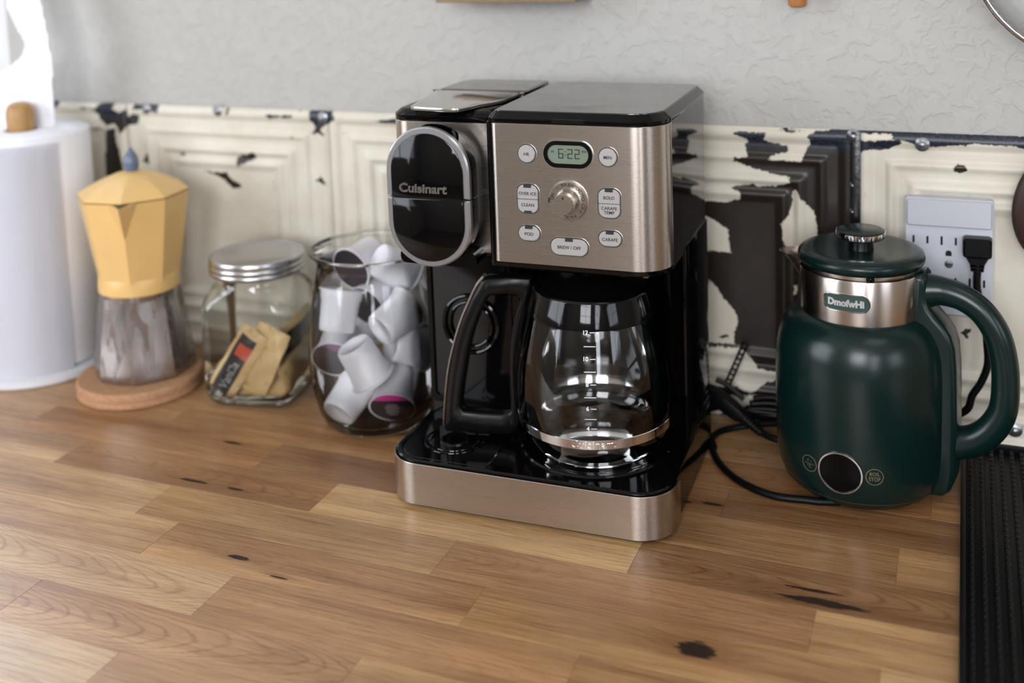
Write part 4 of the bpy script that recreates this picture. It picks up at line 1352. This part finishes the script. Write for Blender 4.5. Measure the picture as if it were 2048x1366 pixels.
for k in range(9):
    q = P0 + d_ * (L * k / 8)
    tube([q - s_ * .0026, q + s_ * .0026], .0010, 6, bm, smooth=False)
link('cable_tie', bm, CORD, cc_, smooth=180)
link('cable_tie_head', tube([P1 + Vector((-.012, 0, .004)), P1, P1 + Vector((.018, -.004, -.012))], .0028, 6, smooth=False), CORD, cc_, smooth=30)

# ================================================================ ribbed bar mat
mat_ = empty('bar_mat', (0, 0, 0), label='black ribbed rubber bar mat lying right of the green kettle', category='mat')
MX0, MX1, MY0, MY1 = 0.0, 0.150, -0.640, -0.006
link('tray', box(MX0, MY0, 0.0002, MX1, MY1, 0.0040, bev=.0006), RUBBER, mat_)
for (a, b_, c, d) in ((MX0, MY0, MX0 + .0045, MY1), (MX1 - .0045, MY0, MX1, MY1), (MX0 + .0045, MY1 - .0045, MX1 - .0045, MY1), (MX0 + .0045, MY0, MX1 - .0045, MY0 + .0045)):
    link('rim', box(a, b_, .0010, c, d, .0105, bev=.0010), RUBBER, mat_)
rib_me = None
bead_me = None
x = 0.0090
while x < MX1 - .006:
    if rib_me is None:
        o = link('rib', box(-.0019, MY0 + .006, .0035, .0019, MY1 - .007, .0082, bev=.0006), RUBBER, mat_); rib_me = o.data
        bm = bmesh.new()
        y = MY0 + .009
        while y < MY1 - .010:
            t = bmesh.new()
            bmesh.ops.create_icosphere(t, subdivisions=1, radius=.0020, matrix=Matrix.Translation((0, y, .0078)) @ Matrix.Diagonal((1, 1.25, .8, 1)))
            merge(bm, t); y += 0.0092 / 1.0
        b_ = link('bead_row', bm, RUBBER, mat_, smooth=180); bead_me = b_.data
    else:
        o = bpy.data.objects.new('rib', rib_me); COL.objects.link(o); o.parent = mat_
        b_ = bpy.data.objects.new('bead_row', bead_me); COL.objects.link(b_); b_.parent = mat_
    o.location.x = x; b_.location.x = x
    b_['kind'] = 'stuff'
    x += 0.0091

# ================================================================ square jar with packets
JC = Vector((-0.756, -0.102, 0.0)); JR = radians(12)
jar = empty('square_jar', JC, JR, label='square glass jar with ridged metal screw lid beside the cork trivet', category='jar')
secs = [(.0010, .0400, .018), (.0030, .0460, .018), (.0090, .0510, .017), (.0200, .0530, .016), (.0700, .0535, .015), (.1120, .0530, .015), (.1220, .0515, .019), (.1310, .0485, .030), (.1380, .0475, .0470), (.1450, .0470, .0468), (.1560, .0468, .0466)]
bm = bmesh.new()
rings = []
def sq(hs, r): return rr(-hs, -hs, hs, hs, min(r, hs * .9999), 10)
for z, hs, r in secs: rings.append([bm.verts.new((a, b_, z)) for a, b_ in sq(hs, r)])
for A, B in zip(rings, rings[1:]):
    for i in range(len(A)): bm.faces.new((A[i], A[(i + 1) % len(A)], B[(i + 1) % len(A)], B[i]))
bm.faces.new(rings[0][::-1])
link('glass', bm, GLASS, jar, smooth=60)
bm = bmesh.new()
rings = []
for z, hs, r in [(.0075, .0440, .016), (.0110, .0480, .016), (.0200, .0500, .015)]: rings.append([bm.verts.new((a, b_, z)) for a, b_ in sq(hs, r)])
for A, B in zip(rings, rings[1:]):
    for i in range(len(A)): bm.faces.new((A[i], A[(i + 1) % len(A)], B[(i + 1) % len(A)], B[i]))
bm.faces.new(rings[0][::-1])
link('inner_floor', bm, GLASS, jar, smooth=60)
lp = [(.0500, .1480), (.0535, .1482), (.0545, .1490), (.0550, .1510), (.0545, .1530), (.0538, .1540), (.0545, .1552), (.0550, .1572), (.0545, .1592), (.0538, .1602), (.0543, .1612), (.0543, .1655), (.0536, .1670), (.0505, .1676), (.0495, .1668), (.0480, .1662), (0, .1662)]
LIDM = brushed('zinc_lid', srgb(190, 190, 194), 0.24, axis=2)
link('screw_lid', lathe(lp, 120, fn=lambda i, z: 1.0 + (0.004 if i % 2 and .1615 < z < .1655 else 0)), LIDM, jar, smooth=40)


def packet(name, loc, rot, L, W, T, label, black=None, letters=True, red=False):
    """pillow packet: length along x, width along z, thickness along y (front is -y)"""
    root = empty(name, loc, 0, label=label, category='coffee packet', group='flavoured coffee packets in the square jar')
    root.rotation_euler = rot
    bm = bmesh.new()
    nx, nz = 16, 8
    F, Bk = [], []
    for i in range(nx + 1):
        fr, bk = [], []
        for k in range(nz + 1):
            u, v = i / nx * 2 - 1, k / nz * 2 - 1
            th = T / 2 * max(0, (1 - abs(u) ** 5)) * max(0, (1 - v * v)) + .0002
            wv = .0011 * sin(u * 7 + v * 3)
            fr.append(bm.verts.new((u * L / 2, -th + wv, v * W / 2)))
            bk.append(bm.verts.new((u * L / 2, th + wv, v * W / 2)))
        F.append(fr); Bk.append(bk)
    for i in range(nx):
        for k in range(nz):
            f = bm.faces.new((F[i][k], F[i + 1][k], F[i + 1][k + 1], F[i][k + 1]))
            u, v = (i + .5) / nx * 2 - 1, (k + .5) / nz * 2 - 1
            if black and black[0] <= u <= black[1] and black[2] <= v <= black[3]: f.material_index = 1
            if red and black and .12 < u < .48 and -.42 < v < .42: f.material_index = 2
            f = bm.faces.new((Bk[i][k], Bk[i][k + 1], Bk[i + 1][k + 1], Bk[i + 1][k]))
            if black and black[0] <= u <= black[1] and black[2] <= v <= black[3]: f.material_index = 1
    for i in range(nx):
        bm.faces.new((F[i][0], Bk[i][0], Bk[i + 1][0], F[i + 1][0])); bm.faces.new((F[i][nz], F[i + 1][nz], Bk[i + 1][nz], Bk[i][nz]))
    for k in range(nz):
        bm.faces.new((F[0][k], F[0][k + 1], Bk[0][k + 1], Bk[0][k])); bm.faces.new((F[nx][k], Bk[nx][k], Bk[nx][k + 1], F[nx][k + 1]))
    link('sleeve', bm, [KRAFT, PKBLACK, PKRED], root, smooth=60)
    if letters:
        t = text_bm('Vanilla', W * 0.42, 0.0001, 0.0001)
        sc_ = (L * .42) / (max(v.co.x for v in t.verts) - min(v.co.x for v in t.verts))
        for v in t.verts:
            v.co.x = v.co.x * sc_ - L * .22
            u, w_ = v.co.x / (L / 2), v.co.z / (W / 2)
            v.co.y = -(T / 2 * (1 - abs(u) ** 5) * (1 - w_ * w_) + .0006) + .0011 * sin(u * 7 + w_ * 3)
        link('lettering', t, WHITEINK, root, smooth=0)
    return root


def jp(x, y, z):      # jar-local to world
    return JC + Matrix.Rotation(JR, 3, 'Z') @ Vector((x, y, z))


def jrot(lean, spin, yaw=0.0):
    """spin turns in the packet's own plane, lean tips it back, yaw turns about z"""
    return (Matrix.Rotation(JR + yaw, 3, 'Z') @ Matrix.Rotation(-lean, 3, 'X') @ Matrix.Rotation(-spin, 3, 'Y')).to_euler()


packet('coffee_packet', jp(-.012, -.040, .0525), jrot(radians(8), radians(58)), .082, .034, .008, 'slanting coffee packet with black band and red cup at the jar front', (-1, .80, -.55, .66), True, True)
packet('coffee_packet', jp(.014, -.034, .0525), jrot(radians(8), radians(66)), .078, .040, .009, 'plain kraft packet leaning in the middle of the square jar', None, False)
packet('coffee_packet', jp(.033, .006, .0640), jrot(radians(4), radians(22), radians(64)), .084, .038, .007, 'coffee packet with black band against the right side of the square jar', (-.9, .9, -.75, .55), True)
packet('coffee_packet', jp(.043, .002, .0365), jrot(radians(4), radians(14), radians(82)), .080, .036, .007, 'plain kraft packet lying low on the right side of the square jar', None, False)
packet('coffee_packet', jp(-.016, -.014, .0460), jrot(radians(24), radians(44)), .070, .034, .007, 'kraft packet farthest left in the square jar, behind the banded one', None, False)
packet('coffee_packet', jp(.002, -.016, .0190), jrot(radians(66), radians(4)), .080, .044, .006, 'kraft packet lying flat on the square jar floor', None, False)

# ================================================================ round bowl of coffee pods
BC = Vector((-0.594, -0.122, 0.0))
bowl = empty('glass_bowl', BC, 0, label='tall round glass bowl full of white coffee pods left of the machine', category='bowl')
bp = [(0, .0030), (.0480, .0010), (.0540, .0020), (.0590, .0070), (.0640, .0180), (.0690, .0380), (.0715, .0620), (.0718, .0820), (.0705, .1050), (.0675, .1290), (.0635, .1500), (.0600, .1650), (.0580, .1760), (.0585, .1810), (.0620, .1865), (.0655, .1900),
      (.0660, .1915), (.0650, .1928), (.0625, .1915), (.0590, .1880)]
link('glass', lathe(bp, 96), GLASS, bowl, smooth=70)
link('lip', lathe([(.0640, .1895), (.0660, .1900), (.0668, .1915), (.0660, .1930), (.0642, .1930), (.0632, .1915)] + [(.0640, .1895)], 96), GLASS, bowl, smooth=70)
link('thick_base', lathe([(0, .0085), (.0500, .0090), (.0560, .0110), (.0600, .0150)], 72), GLASS, bowl, smooth=70)

vd = Vector((-.594, -.122 + 1.1547, 0)).normalized()
vs = Vector((vd.y, -vd.x, 0))
pods = {}
POD_L = .0435
podspec = [
    ((-0.0320, -0.0184, 0.1533), (-0.0401, -0.0295, 0.1121), 'w', 'white coffee pod standing upright at the upper left against the bowl glass'),
    ((0.0378, -0.0193, 0.1293), (0.0054, -0.0440, 0.1141), 'w', 'white coffee pod lying on its side at the upper right, base to the front'),
    ((-0.0110, 0.0374, 0.0779), (-0.0120, 0.0446, 0.1208), 'w', 'white coffee pod upside down in the middle behind the large slanting one'),
    ((-0.0037, -0.0454, 0.0640), (-0.0235, -0.0477, 0.1027), 'w', 'white coffee pod tipped rim-down at the centre front of the bowl'),
    ((0.0547, -0.0061, 0.0762), (0.0163, -0.0214, 0.0898), 'w', 'white coffee pod lying on its side at the middle right with rim turned right'),
    ((-0.0181, -0.0122, 0.0475), (-0.0426, -0.0409, 0.0257), 'w', 'white coffee pod at the lower left with its round base to the front'),
    ((0.0145, -0.0479, 0.0306), (0.0216, -0.0122, 0.0543), 'p', 'coffee pod showing a black lid with pink band at the lower front'),
    ((0.0342, 0.0094, 0.0153), (0.0360, 0.0178, 0.0580), 'w', 'white coffee pod rim-down at the bottom right beside the machine'),
    ((0.0423, 0.0062, 0.1561), (0.0076, -0.0057, 0.1795), 'w', 'white coffee pod highest in the bowl at the right, near the neck'),
    ((-0.0227, 0.0123, 0.1654), (0.0050, 0.0445, 0.1751), 'd', 'coffee pod high in the bowl with a dark lid turned left'),
    ((-0.0081, 0.0001, 0.1263), (0.0175, 0.0323, 0.1404), 'd', 'coffee pod with grey dark lid behind the upper white pods'),
    ((-0.0442, -0.0220, 0.0784), (-0.0348, 0.0160, 0.0973), 'u', 'coffee pod at the left edge with a purple lid facing out'),
    ((-0.0082, 0.0175, 0.0134), (-0.0053, 0.0219, 0.0565), 'b', 'dark brown coffee pod low in the bowl between two white ones'),
    ((0.0516, 0.0149, 0.1164), (0.0133, 0.0196, 0.0964), 'w', 'white coffee pod pressed against the right glass behind the others')]


def pod(rim, bot, style, label):
    A = BC + vs * rim[0] + vd * rim[1] + Vector((0, 0, rim[2]))
    B = BC + vs * bot[0] + vd * bot[1] + Vector((0, 0, bot[2]))
    ax = (A - B).normalized()
    q = Vector((0, 0, 1)).rotation_difference(ax)
    root = empty('coffee_pod', (A + B) / 2, 0, label=label, category='coffee pod', group='coffee pods in the round glass bowl')
    root.rotation_euler = q.to_euler()
    h = POD_L / 2
    cup = [(0, -h + .0015), (.0120, -h + .0015), (.0140, -h), (.0172, -h), (.0184, -h + .0015), (.0192, -h + .0070), (.0205, h - .0120), (.0218, h - .0100), (.0226, h - .0018), (.0250, h - .0012), (.0252, h), (.0235, h)]
    link('cup', lathe(cup, 40), PODB if style == 'b' else PODW, root, smooth=40)
    lid_ = link('lid', lathe([(.0236, h - .0002), (.0232, h + .0003), (0, h + .0003)], 40), {'w': PODW, 'b': PODB, 'p': FOILD, 'd': FOILD, 'u': FOILD}[style], root)
    if style in 'pu':
        pts = [(.0232 * cos(t), .0232 * sin(t)) for t in np.linspace(radians(35), radians(145), 20)]
        bm = prism(pts, [(h + .0002, 0), (h + .0006, 0)])
        if style == 'p':
            # turn the band to the top as seen
            up = q.inverted() @ Vector((0, 0, 1)); a_ = math.atan2(up.y, up.x) - pi / 2
            move(bm, 0, 0, 0, Matrix.Rotation(a_, 3, 'Z'))
        else:
            up = q.inverted() @ Vector((0, 0, 1)); a_ = math.atan2(up.y, up.x) - pi / 2 - 0.5
            move(bm, 0, 0, 0, Matrix.Rotation(a_, 3, 'Z'))
        link('band', bm, PINK if style == 'p' else FOILP, lid_, smooth=0)
    if style == 'p':
        bm = bmesh.new()
        up = q.inverted() @ Vector((0, 0, 1)); a_ = math.atan2(up.y, up.x) - pi / 2
        for k in range(5):
            w_ = (.011, .016, .013, .015, .009)[k]
            box(-w_ / 2, .004 - k * .0042, h + .0002, w_ / 2, .0052 - k * .0042, h + .0006, bm)
        move(bm, 0, 0, 0, Matrix.Rotation(a_, 3, 'Z'))
        link('print_lines', bm, simple('lid_print_grey', srgb(150, 140, 146), .5), lid_, smooth=0)
    return root


for sp in podspec: pod(*sp)

# ================================================================ cork trivet and moka pot
cork = link('cork_trivet', lathe([(0, .0003), (.0705, .0003), (.0722, .0018), (.0727, .0048), (.0722, .0078), (.0712, .0086), (.0722, .0096), (.0727, .0130), (.0720, .0165), (.0700, .0182), (0, .0182)], 96), CORK, None, loc=(-.910, -.133, 0))
tagset(cork, 'round two-layer cork trivet under the yellow moka pot', 'trivet')
MC = Vector((-0.912, -0.121, 0.0185))
moka = empty('moka_pot', MC, radians(-61.6), label='yellow and aluminium moka pot on a round cork trivet', category='moka pot')
# rotated so that local +x is the spout corner
def octa(profile, bm=None, sub=1, close=True):
    bm = bm or bmesh.new()
    rings = []
    for r, z, s in profile:      # s: 0 = octagon, 1 = round
        ring = []
        for i in range(48):
            a = 2 * pi * i / 48
            k = (a % (pi / 4)) - pi / 8
            ro = r * cos(pi / 8) / cos(k)
            ring.append(bm.verts.new(((ro * (1 - s) + r * s) * cos(a), (ro * (1 - s) + r * s) * sin(a), z)))
        rings.append(ring)
    for A, B in zip(rings, rings[1:]):
        for i in range(48): bm.faces.new((A[i], A[(i + 1) % 48], B[(i + 1) % 48], B[i]))
    return bm, rings
bm, rg = octa([(.0560, .0002, .7), (.0590, .0020, .4), (.0598, .0060, .25), (.0580, .0260, .2), (.0545, .0520, .2), (.0505, .0780, .2), (.0480, .0940, .3), (.0472, .0990, .8), (.0468, .1010, 1)])
bm.faces.new(rg[0][::-1]); bm.faces.new(rg[-1])
link('boiler', bm, ALU, moka, smooth=14)
bm, rg = octa([(.0462, .1005, 1), (.0470, .1015, 1), (.0474, .1100, .9), (.0476, .1175, .5), (.0482, .1195, .1), (.0610, .1960, 0), (.0632, .2120, 0), (.0636, .2150, 0), (.0620, .2150, 0), (.0600, .2100, 0)])
# pull the spout lip out of the front corner
for v in bm.verts:
    a = math.atan2(v.co.y, v.co.x)
    f_ = max(0, (v.co.z - .160) / .055)
up_ = link('collector', bm, YELLOW, moka, smooth=14)
sp_ = bmesh.new()
A = [sp_.verts.new(p) for p in ((.0575, -.0165, .2150), (.0575, .0165, .2150), (.0785, 0, .2135), (.0545, 0, .1660))]
sp_.faces.new((A[0], A[2], A[3])); sp_.faces.new((A[2], A[1], A[3])); sp_.faces.new((A[0], A[3], A[1]))
sp_.faces.new((A[0], A[1], A[2]))
link('spout', sp_, YELLOW, up_, smooth=0)
link('spout_mouth', prism([(.0600, -.0100), (.0765, 0), (.0600, .0100)], [(.2120, 0), (.2148, 0)]), simple('spout_mouth_dark', srgb(30, 28, 30), .3), up_)
bm, rg = octa([(.0612, .2148, 0), (.0640, .2152, 0), (.0644, .2165, 0), (.0630, .2180, 0), (.0520, .2245, .1), (.0360, .2325, .2), (.0200, .2385, .5), (.0090, .2410, 1)])
bm.faces.new(rg[0][::-1]); bm.faces.new(rg[-1])
ld = link('lid', bm, YELLOW, moka, smooth=14)
link('lid_edge', octa([(.0642, .2146, 0), (.0646, .2153, 0), (.0640, .2158, 0)])[0], simple('dark_gap', srgb(92, 76, 52), .5), ld)
link('lid_knob', lathe([(.0070, .2405), (.0082, .2440), (.0090, .2500), (.0082, .2570), (.0050, .2630), (.0022, .2665), (.0018, .2690), (0, .2695)], 32), BLUEGREY, ld, smooth=60)
link('hinge', box(-.0690, -.0085, .2120, -.0600, .0085, .2220, bev=.0015), BLUEGREY, moka)
hb = [Vector(p) for p in ((-.0640, 0, .2080), (-.0860, 0, .2060), (-.0980, 0, .1880), (-.1000, 0, .1500), (-.0960, 0, .1240))]
link('handle', tube(hb, [.0060, .0075, .0085, .0085, .0070], 14), BLUEGREY, moka, smooth=60)

# ================================================================ paper towel roll on its stand
PC = Vector((-1.088, -0.112, 0.0))
roll = empty('paper_towel_roll', PC, 0, label='thick white paper towel roll at the left edge with wooden finial', category='paper towel')
link('roll_body', lathe([(.020, .3000), (.020, .0140), (.0780, .0140), (.0795, .0155), (.0798, .2970), (.0785, .2988), (.0500, .2995), (.020, .3000)], 96), PAPER, roll, smooth=60)
az0 = math.atan2(-1.1547 + .112, 1.088)
bm = bmesh.new()
rows = []
for k in range(61):
    a = az0 + radians(27) - radians(190) * k / 60
    R_ = .0830 + .0016 * sin(k * .25) - (.0008 if k > 4 else 0)
    rows.append([bm.verts.new((R_ * cos(a), R_ * sin(a), z)) for z in (.0012, .0100, .0200, .0215, .0600, .1300, .2000, .2600, .2930)])
for A, B in zip(rows, rows[1:]):
    for i in range(len(A) - 1): bm.faces.new((A[i], A[i + 1], B[i + 1], B[i]))
bmesh.ops.solidify(bm, geom=list(bm.faces), thickness=.0009)
link('outer_sheet', bm, PAPER, roll, smooth=60)
link('stand_base', lathe([(0, .0005), (.0900, .0005), (.0915, .0025), (.0905, .0090), (.0860, .0110), (0, .0115)], 80), WHITEPL, roll)
link('stand_post', lathe([(0, .0100), (.0100, .0100), (.0100, .3000), (0, .3000)], 24), FINIAL, roll)
link('finial', lathe([(.0, .2960), (.0155, .2960), (.0162, .2990), (.0168, .3130), (.0166, .3220), (.0150, .3290), (.0115, .3330), (.0060, .3350), (0, .3355)], 40), FINIAL, roll, smooth=60)
# loose end of paper standing up behind the finial, torn into a loop
ol = [(-.30, .290), (.036, .290), (.038, .330), (.0395, .360), (.0400, .385), (.0390, .405), (.0350, .430), (.0300, .460), (.0200, .500), (-.0050, .530), (-.040, .545), (-.30, .545)]
hole = [(-.30, .366), (-.040, .370), (-.0240, .374), (-.0120, .382), (-.0010, .394), (.0040, .402), (-.0020, .416), (-.0120, .436), (-.0180, .450), (-.0160, .465), (-.0300, .500), (-.30, .505)]
bm = bmesh.new()
lv = Vector((cos(radians(22)), sin(radians(22)), 0))
ln = Vector((sin(radians(22)), -cos(radians(22)), 0))
X = np.linspace(-.120, .041, 56); Z = np.linspace(.290, .546, 76)
gv = {}
def inside(P, x, z):
    c = False
    for i in range(len(P)):
        ax, az = P[i]; bx, bz = P[i - 1]
        if (az > z) != (bz > z) and x < (bx - ax) * (z - az) / (bz - az) + ax: c = not c
    return c
def gvv(i, k):
    if (i, k) not in gv:
        x, z = X[i], Z[k]
        bulge = .030 + .005 * sin((x + .12) * 22) + .05 * max(0, z - .40) - 0.30 * max(0, x - .02) ** 1.0
        gv[(i, k)] = bm.verts.new(lv * x - ln * (bulge - .012) + Vector((0, 0, z)))
    return gv[(i, k)]
for i in range(55):
    for k in range(75):
        x, z = (X[i] + X[i + 1]) / 2, (Z[k] + Z[k + 1]) / 2
        if inside(ol, x, z) and not inside(hole, x, z):
            bm.faces.new((gvv(i, k), gvv(i + 1, k), gvv(i + 1, k + 1), gvv(i, k + 1)))
for _ in range(3): bmesh.ops.smooth_vert(bm, verts=[v for v in bm.verts if v.is_boundary], factor=.5, use_axis_x=True, use_axis_y=True, use_axis_z=True)
bmesh.ops.solidify(bm, geom=list(bm.faces), thickness=.0022)
link('loose_sheet', bm, PAPER, roll, smooth=70)

# ================================================================ things hanging on the wall
sv = empty('sieve', (0.1136, -0.050, 0.505), 0, label='round wire mesh sieve hanging at the top right corner', category='sieve')
RS = 0.1102
bm = tube([(RS * cos(t), 0, RS * sin(t)) for t in np.linspace(0, 2 * pi, 97)], .0036, 12, smooth=False)
link('rim', bm, CHROME, sv, smooth=180)
bm = bmesh.new()
rings = []
for k in range(10):
    t = k / 9 * pi / 2 * .8
    rings.append([bm.verts.new((RS * .985 * cos(t) * cos(a), -.004 + .020 * sin(t), RS * .985 * cos(t) * sin(a))) for a in np.linspace(0, 2 * pi, 73)[:-1]])
for A, B in zip(rings, rings[1:]):
    for i in range(72): bm.faces.new((A[i], A[(i + 1) % 72], B[(i + 1) % 72], B[i]))
bm.faces.new(rings[-1])
o = link('mesh_bowl', bm, MESHM, sv, smooth=180)

sp = empty('wooden_spoon', (0.0830, -0.018, 0.2520), 0, label='dark brown wooden spoon bowl hanging at the right edge beside the outlet', category='spoon')
bm = bmesh.new()
rings = []
for k in range(9):
    t = -pi / 2 + pi * k / 8
    rings.append([bm.verts.new((.0405 * cos(t) * cos(a) * (1 - .10 * sin(a)), -.0075 * sin(t), .0560 * cos(t) * sin(a))) for a in np.linspace(0, 2 * pi, 49)[:-1]])
for A, B in zip(rings[1:-1], rings[2:-1]):
    for i in range(48): bm.faces.new((A[i], A[(i + 1) % 48], B[(i + 1) % 48], B[i]))
bm.faces.new(rings[1]); bm.faces.new(rings[-2][::-1])
link('spoon_bowl', bm, BROWNW, sp, smooth=180)
link('spoon_handle', tube([(.006, 0, .050), (.009, 0, .090), (.012, .002, .128)], [.0090, .0065, .0075], 14), BROWNW, sp, smooth=180)

hw = link('wooden_utensil_handle', lathe([(0, .0000), (.0060, .0000), (.0085, .0015), (.0092, .0040), (.0095, .0200), (.0085, .0700), (.0075, .1500), (0, .1500)], 32), HANDLEW, None, loc=(-.1545, -.022, .4425))
tagset(hw, 'tip of an orange-brown wooden utensil handle hanging at the top edge', 'utensil')
sh = empty('wall_shelf', (-0.4600, -0.030, 0.4515), 0, label='brown wooden shelf board whose underside just shows at the top centre', category='shelf')
link('board', box(-.0740, -.030, 0, .0860, .030, .014, bev=.0008), SHELFW, sh)
link('back_rail', box(-.0740, .022, .014, .0860, .030, .060, bev=.0008), SHELFW, sh)
